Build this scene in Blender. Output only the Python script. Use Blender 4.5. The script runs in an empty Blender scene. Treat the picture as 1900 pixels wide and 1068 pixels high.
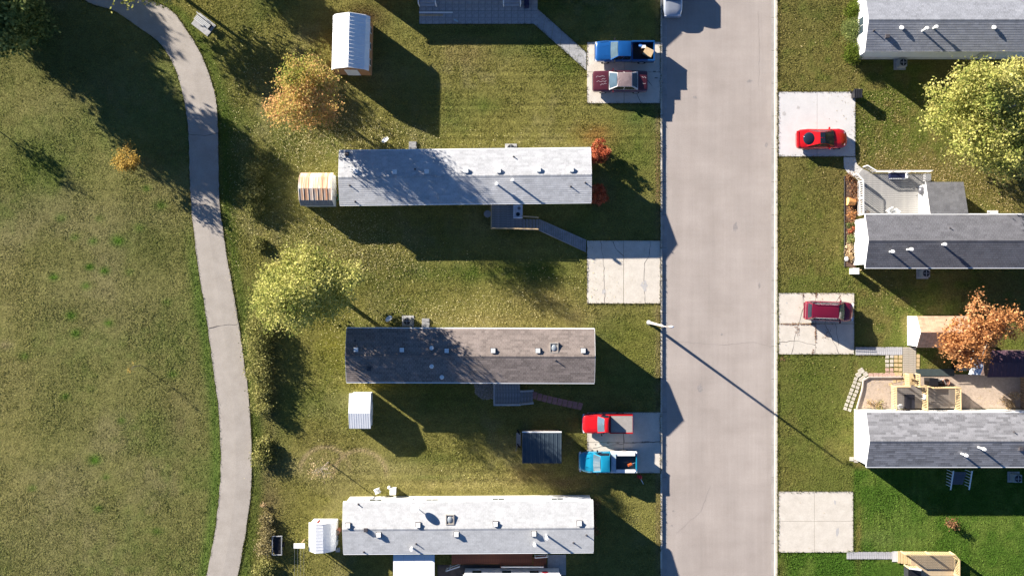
import bpy, math, random
import numpy as np
from mathutils import Vector, Matrix
R = math.radians
random.seed(7)
rng = np.random.default_rng(7)
C = bpy.context.scene.collection
S = bpy.context.scene

# ------------------------------------------------ camera, sky, sun, exposure
H = 76.0                                    # height of the drone above the street, metres
cam = bpy.data.cameras.new('camera')
camo = bpy.data.objects.new('camera', cam); C.objects.link(camo)
camo.location = (0, 0, H)
cam.sensor_width = 36.0
cam.sensor_fit = 'HORIZONTAL'
cam.lens = 36.0 * H / 95.0
cam.clip_end = 5000
S.camera = camo

AZ, EL = R(36), R(18)                       # light travels to the lower right
world = bpy.data.worlds.new('World'); S.world = world; world.use_nodes = True
nt = world.node_tree
sky = nt.nodes.new('ShaderNodeTexSky'); sky.sky_type = 'NISHITA'; sky.sun_disc = False
sky.sun_elevation = EL; sky.sun_rotation = math.atan2(-math.cos(AZ), math.sin(AZ))
sky.air_density = 0.65; sky.dust_density = 0.0; sky.ozone_density = 5.0
bg = nt.nodes['Background']; bg.inputs['Strength'].default_value = 0.05
nt.links.new(sky.outputs[0], bg.inputs[0])
sun = bpy.data.lights.new('sun', 'SUN'); sun.energy = 5.0; sun.angle = R(0.5); sun.color = (1.0, 0.92, 0.82)
suno = bpy.data.objects.new('sun', sun); C.objects.link(suno)
suno.location = (-80, 60, 60)
LD = Vector((math.cos(EL)*math.cos(AZ), -math.cos(EL)*math.sin(AZ), -math.sin(EL)))
suno.rotation_euler = LD.to_track_quat('-Z', 'Y').to_euler()
S.view_settings.view_transform = 'Standard'; S.view_settings.look = 'None'
S.view_settings.exposure = 1.8; S.view_settings.gamma = 1.0
S.view_settings.use_curve_mapping = False
S.render.resolution_x = 1024; S.render.resolution_y = 575

# ------------------------------------------------ helpers
def G(px, py, h=0.0):
    s = (H - h) / H / 20.0
    return ((px - 950) * s, (534 - py) * s)

_m = {}
def mat(name, col, rough=0.8, var=0.12, vs=3.0, bump=0.0, bs=20.0, metal=0.0, spec=0.3, col2=None, coat=0.0, stretch=None, attr=False, fine=0.0):
    if name in _m: return _m[name]
    m = bpy.data.materials.new(name); m.use_nodes = True
    n = m.node_tree.nodes; l = m.node_tree.links
    b = n['Principled BSDF']
    b.inputs['Roughness'].default_value = rough
    b.inputs['Metallic'].default_value = metal
    b.inputs['Specular IOR Level'].default_value = spec
    if coat: b.inputs['Coat Weight'].default_value = coat; b.inputs['Coat Roughness'].default_value = 0.04
    tc = n.new('ShaderNodeTexCoord'); src = tc.outputs['Object']
    if stretch:
        mp = n.new('ShaderNodeMapping'); mp.inputs['Scale'].default_value = stretch
        l.new(src, mp.inputs['Vector']); src = mp.outputs[0]
    nz = n.new('ShaderNodeTexNoise'); nz.inputs['Scale'].default_value = vs; nz.inputs['Detail'].default_value = 5
    nz.inputs['Roughness'].default_value = 0.65
    l.new(src, nz.inputs['Vector'])
    rp = n.new('ShaderNodeValToRGB')
    rp.color_ramp.elements[0].position = 0.32; rp.color_ramp.elements[1].position = 0.68
    c2 = col2 if col2 else tuple(min(1, c*(1+var)) for c in col)
    rp.color_ramp.elements[0].color = (*(c*(1-var) for c in col), 1)
    rp.color_ramp.elements[1].color = (*c2, 1)
    l.new(nz.outputs['Fac'], rp.inputs[0])
    out = rp.outputs[0]
    if attr:
        at = n.new('ShaderNodeAttribute'); at.attribute_name = 'tone'
        mx = n.new('ShaderNodeMix'); mx.data_type = 'RGBA'; mx.blend_type = 'MULTIPLY'; mx.inputs[0].default_value = 1
        l.new(out, mx.inputs[6]); l.new(at.outputs['Fac'], mx.inputs[7]); out = mx.outputs[2]
    if fine:
        fz = n.new('ShaderNodeTexNoise'); fz.inputs['Scale'].default_value = 14; fz.inputs['Detail'].default_value = 3
        l.new(tc.outputs['Object'], fz.inputs['Vector'])
        mr = n.new('ShaderNodeMapRange'); mr.inputs[1].default_value = .3; mr.inputs[2].default_value = .7
        mr.inputs[3].default_value = 1-fine; mr.inputs[4].default_value = 1+fine
        l.new(fz.outputs['Fac'], mr.inputs[0])
        mx = n.new('ShaderNodeMix'); mx.data_type = 'RGBA'; mx.blend_type = 'MULTIPLY'; mx.inputs[0].default_value = 1
        l.new(out, mx.inputs[6]); l.new(mr.outputs[0], mx.inputs[7]); out = mx.outputs[2]
    l.new(out, b.inputs['Base Color'])
    if bump:
        nb = n.new('ShaderNodeTexNoise'); nb.inputs['Scale'].default_value = bs; nb.inputs['Detail'].default_value = 4
        l.new(src, nb.inputs['Vector'])
        bp = n.new('ShaderNodeBump'); bp.inputs['Strength'].default_value = 1; bp.inputs['Distance'].default_value = bump
        l.new(nb.outputs['Fac'], bp.inputs['Height']); l.new(bp.outputs[0], b.inputs['Normal'])
    _m[name] = m
    return m

def leafmat(name, c0, c1, c2, trans=0.35):
    if name in _m: return _m[name]
    m = bpy.data.materials.new(name); m.use_nodes = True
    n = m.node_tree.nodes; l = m.node_tree.links
    n.remove(n['Principled BSDF'])
    at = n.new('ShaderNodeAttribute'); at.attribute_name = 'tone'
    rp = n.new('ShaderNodeValToRGB'); e = rp.color_ramp.elements
    e[0].position = 0.0; e[0].color = (*c0, 1); e[1].position = 1.0; e[1].color = (*c2, 1)
    k = e.new(0.5); k.color = (*c1, 1)
    l.new(at.outputs['Fac'], rp.inputs[0])
    d = n.new('ShaderNodeBsdfDiffuse'); t = n.new('ShaderNodeBsdfTranslucent'); mx = n.new('ShaderNodeMixShader')
    mx.inputs[0].default_value = trans
    l.new(rp.outputs[0], d.inputs[0]); l.new(rp.outputs[0], t.inputs[0])
    l.new(d.outputs[0], mx.inputs[1]); l.new(t.outputs[0], mx.inputs[2])
    l.new(mx.outputs[0], n['Material Output'].inputs[0])
    _m[name] = m
    return m

class MB:
    def __init__(s): s.v = []; s.f = []; s.t = []
    def add(s, vs, fs, tone=1.0):
        o = len(s.v); s.v += [tuple(v) for v in vs]
        for f in fs: s.f.append(tuple(i+o for i in f)); s.t.append(tone)
        return s
    def box(s, x0, y0, z0, x1, y1, z1, rz=0, tone=1.0):
        p = [(x0,y0,z0),(x1,y0,z0),(x1,y1,z0),(x0,y1,z0),(x0,y0,z1),(x1,y0,z1),(x1,y1,z1),(x0,y1,z1)]
        if rz:
            cx, cy = (x0+x1)/2, (y0+y1)/2; c, q = math.cos(rz), math.sin(rz)
            p = [(cx+(x-cx)*c-(y-cy)*q, cy+(x-cx)*q+(y-cy)*c, z) for x, y, z in p]
        return s.add(p, [(3,2,1,0),(4,5,6,7),(0,1,5,4),(1,2,6,5),(2,3,7,6),(3,0,4,7)], tone)
    def cyl(s, p0, p1, r0, r1=None, n=10, cap=True):
        r1 = r0 if r1 is None else r1
        a, b = Vector(p0), Vector(p1); d = (b-a).normalized()
        u = d.orthogonal().normalized(); w = d.cross(u)
        vs = []
        for (c, r) in ((a, r0), (b, r1)):
            for i in range(n):
                t = 2*math.pi*i/n; vs.append(c + u*math.cos(t)*r + w*math.sin(t)*r)
        fs = [(i, (i+1) % n, n+(i+1) % n, n+i) for i in range(n)]
        if cap: fs += [tuple(range(n-1, -1, -1)), tuple(range(n, 2*n))]
        return s.add(vs, fs)
    def prism(s, pts, z0, z1):
        n = len(pts)
        a = sum(pts[i][0]*pts[(i+1) % n][1]-pts[(i+1) % n][0]*pts[i][1] for i in range(n))
        if a < 0: pts = pts[::-1]
        vs = [(x, y, z0) for x, y in pts] + [(x, y, z1) for x, y in pts]
        return s.add(vs, [tuple(range(n-1, -1, -1)), tuple(range(n, 2*n))] + [(i, (i+1) % n, n+(i+1) % n, n+i) for i in range(n)])
    def dome(s, c, rx, ry, rz, n=12, m=5, full=False):
        vs = []; fs = []
        lo = -m if full else 0
        for j in range(lo, m+1):
            t = j/m*math.pi/2
            for i in range(n):
                a = 2*math.pi*i/n
                vs.append((c[0]+rx*math.cos(t)*math.cos(a), c[1]+ry*math.cos(t)*math.sin(a), c[2]+rz*math.sin(t)))
        for j in range(m-lo):
            for i in range(n): fs.append((j*n+i, j*n+(i+1) % n, (j+1)*n+(i+1) % n, (j+1)*n+i))
        return s.add(vs, fs)
    def tube(s, pts, r, n=6):
        for a, b in zip(pts[:-1], pts[1:]): s.cyl(a, b, r, r, n)
        return s
    def build(s, name, m, parent=None, smooth=False, tones=False, **kw):
        me = bpy.data.meshes.new(name); me.from_pydata(s.v, [], s.f); me.update()
        me.materials.append(m)
        if tones:
            a = me.attributes.new('tone', 'FLOAT', 'FACE'); a.data.foreach_set('value', s.t)
        if smooth:
            me.shade_smooth()
            try: me.set_sharp_from_angle(angle=R(smooth if smooth is not True else 35))
            except Exception: pass
        o = bpy.data.objects.new(name, me); C.objects.link(o)
        if parent: o.parent = parent
        tag(o, **kw)
        return o

def tag(o, label=None, cat=None, group=None, kind=None):
    if label: o['label'] = label
    if cat: o['category'] = cat
    if group: o['group'] = group
    if kind: o['kind'] = kind
    return o
def thing(name, label, cat, loc=(0, 0), rz=0, group=None, z=0.0):
    o = bpy.data.objects.new(name, None); C.objects.link(o)
    o.location = (loc[0], loc[1], z); o.rotation_euler = (0, 0, rz); o.empty_display_size = .3
    return tag(o, label, cat, group)

_box = {}
def piece(name, parent, c, d, m, rz=0, tilt=0, **kw):
    """a box of size d centred at c; alike pieces share their mesh"""
    k = (name, m.name, tuple(round(x, 3) for x in d))
    if k not in _box:
        b = MB().box(-d[0]/2, -d[1]/2, -d[2]/2, d[0]/2, d[1]/2, d[2]/2)
        me = bpy.data.meshes.new(name); me.from_pydata(b.v, [], b.f); me.update(); me.materials.append(m)
        _box[k] = me
    o = bpy.data.objects.new(name, _box[k]); C.objects.link(o); o.parent = parent
    o.location = c; o.rotation_euler = (0, tilt, rz)
    return tag(o, **kw)

def vnoise(x, y, cell, seed=0):
    r = np.random.default_rng(seed+991).random((257, 257))
    u = x/cell; v = y/cell
    i = np.floor(u).astype(int); j = np.floor(v).astype(int); fu = u-i; fv = v-j
    fu = fu*fu*(3-2*fu); fv = fv*fv*(3-2*fv)
    a = r[i % 257, j % 257]; b = r[(i+1) % 257, j % 257]; c = r[i % 257, (j+1) % 257]; d = r[(i+1) % 257, (j+1) % 257]
    return (a*(1-fu)+b*fu)*(1-fv)+(c*(1-fu)+d*fu)*fv

# common materials
M_white = mat('white_siding', (.74, .74, .72), .6, .05, 2)
M_trim = mat('white_trim', (.78, .78, .76), .5, .04, 3)
M_skirt = mat('pale_skirting', (.6, .59, .55), .7, .1, 3)
M_glass = mat('window_glass', (.03, .045, .06), .08, .2, 1, spec=.8)
M_dark = mat('dark_metal', (.03, .032, .036), .5, .2, 5)
M_black = mat('black_plastic', (.012, .012, .014), .5, .2, 5)
M_galv = mat('galvanised_metal', (.5, .51, .52), .4, .12, 6, metal=.5)
M_conc = mat('drive_concrete', (.52, .475, .405), .9, .07, 1.2, bump=.004, bs=30, col2=(.57, .525, .455), fine=.07)
M_conc2 = mat('new_concrete', (.52, .51, .50), .9, .05, 1.0, fine=.04)
M_conc3 = mat('old_concrete', (.33, .33, .33), .9, .15, 2, fine=.1)
M_wood_grey = mat('weathered_wood', (.27, .27, .27), .85, .2, 2, stretch=(1, 1, 1), fine=.15)
M_wood_tan = mat('tan_wood', (.5, .36, .2), .8, .15, 3, fine=.1)
M_wood_new = mat('yellow_pine', (.52, .39, .21), .8, .12, 3)
M_wood_red = mat('red_brown_deck', (.23, .085, .05), .75, .15, 3, fine=.1)
M_tyre = mat('tyre_rubber', (.015, .015, .016), .85, .1, 8)
M_rim = mat('wheel_rim', (.5, .5, .52), .35, .1, 8, metal=.7)

# ------------------------------------------------ ground, lawns, road, path
KL, KR = 13.85, 24.4                                   # kerb lines (world x)
MB().box(-1500, -1500, -.6, 1500, 1500, -.3).build('ground', mat('far_ground', (.08, .085, .03), 1, .3, .05), kind='structure')

PL = [(60,-260),(90,-150),(110,-60),(157,0),(213,21),(256,50),(292,76),(317,110),(334,153),(344,199),(350,249),(352,320),(355,380),(362,450),(372,520),(385,600),(397,690),(406,760),(410,850),(407,920),(398,990),(383,1068),(355,1170),(310,1300)]
PR = [(160,-260),(190,-150),(215,-60),(270,-5),(318,20),(356,71),(377,110),(395,160),(402,196),(405,249),(406,320),(408,380),(417,450),(429,520),(441,590),(453,670),(462,740),(467,830),(466,900),(460,960),(450,1020),(441,1068),(415,1170),(370,1300)]
def spl(pts, n=8):
    out = []
    P = [Vector(p) for p in pts]
    for i in range(len(P)-1):
        p0 = P[max(i-1, 0)]; p1 = P[i]; p2 = P[i+1]; p3 = P[min(i+2, len(P)-1)]
        for k in range(n):
            t = k/n
            out.append(.5*((2*p1)+(p2-p0)*t+(2*p0-5*p1+4*p2-p3)*t*t+(3*p1-p0-3*p2+p3)*t**3))
    out.append(P[-1])
    return out
pl, pr = spl(PL), spl(PR)
def edge_x(pts, y):
    ys = np.array([p.y for p in pts]); xs = np.array([p.x for p in pts])
    o = np.argsort(ys)
    return np.interp(y, ys[o], xs[o])

def lawn_colour(px, py):
    X, Y = px/20, py/20
    n1 = vnoise(X, Y, 6, 1); n2 = vnoise(X, Y, 2.2, 2); n3 = vnoise(X, Y, .8, 3)
    col = np.zeros(px.shape+(3,))
    yard = np.array([.192, .172, .054]); yardg = np.array([.110, .132, .036]); dry = np.array([.235, .200, .100])
    park = np.array([.176, .166, .062]); parkb = np.array([.205, .178, .090]); parkg = np.array([.130, .152, .044])
    def mixc(c, d, f): return c*(1-f[..., None])+d*f[..., None]
    sm = lambda a, b, t: np.clip((t-a)/(b-a), 0, 1)**2*(3-2*np.clip((t-a)/(b-a), 0, 1))
    y = mixc(np.broadcast_to(yard, col.shape), yardg, sm(.45, .85, n1*.55+n2*.3+n3*.15)*.8)
    y = mixc(y, dry, sm(.58, .85, vnoise(X, Y, 3.5, 4)*.65+n3*.35)*.45)
    p = mixc(np.broadcast_to(park, col.shape), parkb, sm(.45, .8, vnoise(X, Y, 5, 7)*.8+n3*.2)*.7)
    p = mixc(p, parkg, sm(.5, .8, vnoise(X, Y, 4, 8)*.75+vnoise(X, Y, .6, 9)*.25)*.7)
    p = mixc(p, np.array([.215, .190, .072]), sm(.5, .85, vnoise(X, Y, 9, 17)*.8+n3*.2)*.7)
    el_ = edge_x(pl, py); er = edge_x(pr, py)
    f = sm(-12, 12, px-(el_+er)/2)
    col = mixc(p, y, f)
    # greener edges beside the path
    g = np.exp(-((px-el_+8)/13)**2)*sm(380, 520, py); col = mixc(col, np.array([.085, .145, .026]), g*.75)
    g = np.exp(-((px-er-12)/14)**2); col = mixc(col, np.array([.065, .105, .018]), g*.75)
    # right-hand yards
    ru = mixc(np.broadcast_to(np.array([.160, .138, .045]), col.shape), np.array([.120, .134, .032]), sm(.4, .7, n1*.5+n3*.5))
    col = mixc(col, ru, sm(1330, 1332, px))
    fr = sm(1330, 1332, px)*(sm(500, 520, py)*(1-sm(1578, 1590, px)))
    col = mixc(col, mixc(np.broadcast_to(np.array([.118, .130, .032]), col.shape), np.array([.15, .14, .042]), sm(.4, .75, n2*.5+n3*.5)), fr*.9)
    gr = mixc(np.broadcast_to(np.array([.066, .118, .018]), col.shape), np.array([.115, .158, .032]), sm(.4, .8, n2*.5+n3*.5))
    lo = sm(1330, 1332, px)*np.clip(sm(864, 872, py)*sm(1580, 1586, px)+sm(1020, 1026, py), 0, 1)
    col = mixc(col, gr, lo)
    def sp(x, yy, rx, ry, c, s):
        nonlocal col
        g = np.exp(-(((px-x)/rx)**2+((py-yy)/ry)**2))*(.6+.8*n3)
        col = mixc(col, np.array(c), np.clip(g*s, 0, 1))
    G1 = (.055, .095, .014); D1 = (.24, .18, .085); T1 = (.22, .20, .06)
    for a in [(900,100,60,25,D1,.35),(860,92,45,25,D1,.5),(1050,110,50,35,G1,.6),(990,85,40,18,G1,.4),(930,95,30,20,G1,.35),(905,195,25,12,G1,.5),(1200,215,60,25,G1,.6),
              (1180,290,50,60,G1,.55),(1105,250,35,22,(.24,.12,.04),.6),(700,560,60,30,(.15,.14,.03),.3),(1010,560,70,30,(.2,.15,.06),.5),(1080,585,60,20,D1,.5),(900,592,120,16,D1,.5),(1150,620,60,40,G1,.4),
              (870,505,150,22,G1,.6),(1000,500,60,25,G1,.5),(850,580,150,30,T1,.35),(1180,640,40,50,(.15,.15,.03),.5),(620,650,40,60,(.19,.165,.02),.5),(700,715,60,10,(.24,.18,.02),.6),
              (610,690,50,60,T1,.3),(620,868,120,24,(.27,.23,.11),.75),(860,893,150,20,(.29,.24,.10),.8),(700,868,120,14,(.26,.23,.10),.5),(790,850,60,14,G1,.35),(560,930,60,50,(.16,.14,.04),.4),(800,885,60,6,G1,.4),
              (600,830,55,30,(.17,.14,.05),.5),(980,880,40,16,(.15,.09,.05),.6),(1060,895,50,16,(.14,.08,.05),.5),(900,60,100,14,G1,.3),(700,480,60,30,(.12,.1,.04),.3),(680,30,40,24,(.05,.03,.02),.7),  # last splat paints the cast shadow of an unseen building into the grass
              (1210,960,20,60,T1,.5),(470,700,14,200,(.08,.1,.02),.5),(500,720,22,160,(.13,.1,.06),.4),(500,950,24,80,(.15,.11,.06),.5),(440,110,40,90,(.10,.11,.03),.4),(430,300,16,120,(.07,.1,.02),.4),
              (90,120,160,100,(.09,.1,.03),.3),(200,560,120,80,parkb,.4),(100,1000,100,60,parkb,.4),(330,780,30,60,(.17,.13,.07),.5),(60,320,90,60,(.085,.12,.02),.5),(280,450,60,60,(.07,.095,.02),.4),
              (10,640,12,8,(.25,.2,.12),.8),(1480,880,30,20,(.2,.15,.05),.3),(1450,60,12,60,(.17,.13,.05),.5),(1520,30,60,60,(.09,.1,.03),.3),(1500,400,40,90,(.12,.125,.03),.5),(1640,420,60,120,(.13,.12,.04),.2),
              (1660,330,160,40,(.15,.11,.045),.5),(1800,345,70,30,(.14,.12,.03),.5),(1600,610,30,50,(.15,.13,.05),.4),(1640,1000,60,16,(.13,.16,.05),.5),(1670,970,40,50,(.09,.14,.03),.4),(1592,1000,6,60,(.2,.14,.05),.7),(1450,1060,12,30,(.18,.13,.05),.5),
              (1560,1050,60,30,(.045,.11,.014),.4),(1500,700,60,20,(.085,.12,.02),.5)]:
        sp(*a)
    for i, (x, y, w_) in enumerate(((219,446,13),(132,585,11),(202,599,8),(194,502,9),(167,495,8),(140,618,10),(176,852,12),(100,514,8),(184,405,7),(258,421,10),(272,349,8),(197,884,7),(160,530,9),(173,447,9),(139,440,8),(320,694,10),(297,380,12),(112,404,10),(45,660,9),(182,943,9),(240,505,7),(60,905,8),(290,985,9),(120,735,9),(310,560,8),(225,780,7))):
        sp(x, y, w_, w_*.75, (.065, .13, .016), 1.1 if i < 8 else .7)
    # mowing rings round the sapling
    for cx, cy, rr in ((603, 875, 46), (668, 885, 50)):
        d = np.hypot(px-cx, (py-cy)*1.0); up = sm(10, -20, py-cy)
        col = mixc(col, np.array([.34, .26, .15]), np.exp(-((d-rr)/4.0)**2)*up*.95)
        col = mixc(col, np.array([.22, .19, .075]), sm(rr, rr-8, d)*.5)
    # wheel/mower tracks
    st = .5+.5*np.sin(py/20*2*math.pi/1.1+2*n1)
    inn = sm(500, 560, px)*(1-sm(1228, 1229, px))
    col = col*(1+(.10*(st-.5)*inn)[..., None])
    ml = np.sin(py/20*2*math.pi/.62+1.5*n2)*sm(760, 830, px)*(1-sm(1226, 1228, px))*sm(105, 130, py)*(1-sm(268, 274, py))*(.5+n3)
    mv = np.sin(px/20*2*math.pi/.55+.8*n2)*sm(1586, 1590, px)*(1-sm(1690, 1760, px))*sm(866, 872, py)*(.5+n3)
    m3 = np.sin(py/20*2*math.pi/.8+1.2*n2)*sm(560, 640, px)*(1-sm(1000, 1060, px))*sm(860, 870, py)*(1-sm(905, 915, py))
    col = col*(1+(.15*ml+.12*mv+.12*m3)[..., None])
    edge = np.exp(-((px-1221)/5)**2)*(.3+n3); col = mixc(col, np.array([.2, .15, .08]), np.clip(edge*.7, 0, 1))
    return col

def grass_material():
    m = bpy.data.materials.new('mown_grass'); m.use_nodes = True
    n = m.node_tree.nodes; l = m.node_tree.links; b = n['Principled BSDF']
    b.inputs['Roughness'].default_value = 1; b.inputs['Specular IOR Level'].default_value = .05
    at = n.new('ShaderNodeAttribute'); at.attribute_name = 'lawn'
    tc = n.new('ShaderNodeTexCoord')
    out = at.outputs['Color']
    gm = n.new('ShaderNodeMix'); gm.data_type = 'RGBA'; gm.blend_type = 'MULTIPLY'; gm.inputs[0].default_value = 1; gm.inputs[7].default_value = (.86, .88, .80, 1)
    l.new(out, gm.inputs[6]); out = gm.outputs[2]                # sheet colour darkened evenly to deepen the shade between blades
    for sc, lo, hi in ((1.6, .86, 1.14), (6, .76, 1.24), (15, .74, 1.27)):
        nz = n.new('ShaderNodeTexNoise'); nz.inputs['Scale'].default_value = sc; nz.inputs['Detail'].default_value = 3
        l.new(tc.outputs['Object'], nz.inputs['Vector'])
        mr = n.new('ShaderNodeMapRange'); mr.inputs[1].default_value = .3; mr.inputs[2].default_value = .7; mr.inputs[3].default_value = lo; mr.inputs[4].default_value = hi
        l.new(nz.outputs['Fac'], mr.inputs[0])
        mx = n.new('ShaderNodeMix'); mx.data_type = 'RGBA'; mx.blend_type = 'MULTIPLY'; mx.inputs[0].default_value = 1
        l.new(out, mx.inputs[6]); l.new(mr.outputs[0], mx.inputs[7]); out = mx.outputs[2]
    l.new(out, b.inputs['Base Color'])
    nb = n.new('ShaderNodeTexNoise'); nb.inputs['Scale'].default_value = 5; nb.inputs['Detail'].default_value = 6; nb.inputs['Roughness'].default_value = .7
    l.new(tc.outputs['Object'], nb.inputs['Vector'])
    bp = n.new('ShaderNodeBump'); bp.inputs['Strength'].default_value = 1; bp.inputs['Distance'].default_value = .085
    l.new(nb.outputs['Fac'], bp.inputs['Height']); l.new(bp.outputs[0], b.inputs['Normal'])
    return m
M_grass = grass_material()

def lawn(name, x0, x1, y0, y1, st=.28):
    nx = int((x1-x0)/st)+1; ny = int((y1-y0)/st)+1
    xs = np.linspace(x0, x1, nx); ys = np.linspace(y0, y1, ny)
    X, Y = np.meshgrid(xs, ys)
    Z = (vnoise(X, Y, 2.5, 21)-.5)*.03*(np.minimum(np.minimum(X-x0, x1-X), 1.0))
    Z = np.clip(Z, -.02, .012)
    v = np.stack([X, Y, Z], -1).reshape(-1, 3)
    i = np.arange(nx*ny).reshape(ny, nx)
    f = np.stack([i[:-1, :-1], i[:-1, 1:], i[1:, 1:], i[1:, :-1]], -1).reshape(-1, 4)
    me = bpy.data.meshes.new(name); me.from_pydata(v.tolist(), [], f.tolist()); me.update(); me.materials.append(M_grass)
    col = lawn_colour(X*20+950, 534-Y*20).reshape(-1, 3)
    a = me.color_attributes.new('lawn', 'FLOAT_COLOR', 'POINT')
    a.data.foreach_set('color', np.concatenate([col, np.ones((len(col), 1))], 1).astype(np.float32).ravel())
    me.shade_smooth()
    o = bpy.data.objects.new(name, me); C.objects.link(o); tag(o, kind='structure')
    return o
def tufts(name, x0, x1, n, seed, ex):
    g = np.random.default_rng(seed)
    x = g.uniform(x0, x1, n); y = g.uniform(-27.5, 27.5, n); px = x*20+950; py = 534-y*20
    ok = ~((px > edge_x(pl, py)+1)*(px < edge_x(pr, py)-1))
    for a, b, c, d in ex: ok &= ~((px > a)*(px < c)*(py > b)*(py < d))
    x, y, px, py = x[ok], y[ok], px[ok], py[ok]; n = len(x)
    a = g.uniform(0, 2*np.pi, n); w = g.uniform(.025, .06, n); hh = g.uniform(.025, .062, n)*(.6+.8*vnoise(x, y, .45, 31))
    lx = g.normal(size=n)*.035; ly = g.normal(size=n)*.035
    P = np.empty((n, 3, 3)); c, s = np.cos(a)*w, np.sin(a)*w
    P[:, 0] = np.stack([x-c, y-s, np.full(n, -.01)], 1); P[:, 1] = np.stack([x+c, y+s, np.full(n, -.01)], 1); P[:, 2] = np.stack([x+lx, y+ly, hh], 1)
    me = bpy.data.meshes.new(name)
    me.vertices.add(3*n); me.vertices.foreach_set('co', P.astype(np.float32).ravel())
    me.loops.add(3*n); me.loops.foreach_set('vertex_index', np.arange(3*n, dtype=np.int32))
    me.polygons.add(n); me.polygons.foreach_set('loop_start', np.arange(0, 3*n, 3, dtype=np.int32)); me.update(calc_edges=True)
    col = lawn_colour(px, py)*(g.uniform(1.1, 1.85, n)[:, None])*np.array([.97, 1.06, .95])
    col = np.repeat(np.concatenate([col, np.ones((n, 1))], 1), 3, 0)
    at = me.color_attributes.new('lawn', 'FLOAT_COLOR', 'POINT'); at.data.foreach_set('color', col.astype(np.float32).ravel())
    me.materials.append(M_blade)
    o = bpy.data.objects.new(name, me); C.objects.link(o); tag(o, kind='stuff')
def edge_tufts(name, segs, seed, dens=55):
    g = np.random.default_rng(seed); X = []; Y = []
    for (ax, ay), (bx, by) in segs:
        L = math.hypot(bx-ax, by-ay)/20; n = int(L*dens)
        t = g.random(n); ox = g.normal(size=n)*1.3; oy = g.normal(size=n)*1.3
        X.append(ax+(bx-ax)*t+ox); Y.append(ay+(by-ay)*t+oy)
    px = np.concatenate(X); py = np.concatenate(Y); n = len(px); x = (px-950)/20; y = (534-py)/20
    keep = vnoise(x, y, .7, 77) > .25; px, py, x, y = px[keep], py[keep], x[keep], y[keep]; n = len(px)
    a = g.uniform(0, 2*np.pi, n); w = g.uniform(.025, .06, n); hh = g.uniform(.05, .11, n); lx = g.normal(size=n)*.04; ly = g.normal(size=n)*.04
    P = np.empty((n, 3, 3)); c, s_ = np.cos(a)*w, np.sin(a)*w
    P[:, 0] = np.stack([x-c, y-s_, np.full(n, .0)], 1); P[:, 1] = np.stack([x+c, y+s_, np.full(n, .0)], 1); P[:, 2] = np.stack([x+lx, y+ly, hh], 1)
    me = bpy.data.meshes.new(name); me.from_pydata(P.reshape(-1, 3).tolist(), [], np.arange(3*n).reshape(-1, 3).tolist())
    col = np.repeat(np.concatenate([lawn_colour(px, py)*(g.uniform(.6, 1.3, n)[:, None]), np.ones((n, 1))], 1), 3, 0)
    at = me.color_attributes.new('lawn', 'FLOAT_COLOR', 'POINT'); at.data.foreach_set('color', col.astype(np.float32).ravel()); me.materials.append(M_blade)
    o = bpy.data.objects.new(name, me); C.objects.link(o); tag(o, kind='stuff')
M_blade = bpy.data.materials.new('grass_blades'); M_blade.use_nodes = True
_n = M_blade.node_tree.nodes; _l = M_blade.node_tree.links; _n.remove(_n['Principled BSDF'])
_a = _n.new('ShaderNodeAttribute'); _a.attribute_name = 'lawn'; _d = _n.new('ShaderNodeBsdfDiffuse'); _t = _n.new('ShaderNodeBsdfTranslucent'); _x = _n.new('ShaderNodeMixShader'); _x.inputs[0].default_value = .35
_l.new(_a.outputs['Color'], _d.inputs[0]); _l.new(_a.outputs['Color'], _t.inputs[0]); _l.new(_d.outputs[0], _x.inputs[1]); _l.new(_t.outputs[0], _x.inputs[2]); _l.new(_x.outputs[0], _n['Material Output'].inputs[0])
tufts('grass', -49, KL-.12, 640000, 1, [(1086,76,1230,194),(1086,443,1230,565),(1086,761,1230,879),(776,-20,1000,46),(631,285,1090,383),(650,612,1095,705),(650,916,1092,1022),(628,45,692,140),(570,322,622,382),(652,730,690,788),(968,797,1040,850),(1000,1024,1052,1068),(812,1024,1000,1068)])
tufts('grass', KR+.27, 49, 225000, 2, [(1442,168,1589,292),(1440,541,1587,659),(1440,909,1585,1026),(1590,-20,1920,112),(1590,312,1722,400),(1590,400,1920,500),(1670,583,1760,642),(1590,697,1920,865),(1567,325,1592,497),(1587,642,1701,697),(1699,683,1771,697),(1570,1021,1673,1040),(1642,657,1706,700)])
_sg = [((a.x-.5, a.y), (b.x-.5, b.y)) for a, b in zip(pl[:-1], pl[1:])]+[((a.x+.5, a.y), (b.x+.5, b.y)) for a, b in zip(pr[:-1], pr[1:])]
for (a, b, c, d) in ((1089,78,1225,192),(1089,446,1225,563),(1089,764,1225,877),(1445,170,1587,290),(1445,543,1585,657),(1445,911,1583,1024)):
    _sg += [((a, b), (c, b)), ((a, d), (c, d)), ((a, b), (a, d)) if a < 1200 else ((c, b), (c, d))]
_sg += [((1225, y), (1225, y+40)) for y in range(-20, 1090, 40)]+[((1443.5, y), (1443.5, y+40)) for y in range(-20, 1090, 40)]
_sg += [((1587, 658.5), (1645, 658.5)), ((1587, 643), (1674, 643)), ((1571, 1022), (1672, 1022)), ((1571, 1037), (1655, 1037)), ((998, 17), (1088, 98)), ((990, 44), (1088, 131)), ((778, 45), (990, 45)), ((1566, 325), (1566, 496))]
edge_tufts('grass', _sg, 5)
lawn('lawn_park_and_left_yards', -75, KL-.08, -42, 42)
lawn('lawn_right_yards', KR+.22, 66, -42, 42)

def grid_sheet(name, x0, x1, y0, y1, z, m, **kw):
    return MB().add([(x0,y0,z),(x1,y0,z),(x1,y1,z),(x0,y1,z)], [(0,1,2,3)]).build(name, m, **kw)

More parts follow.
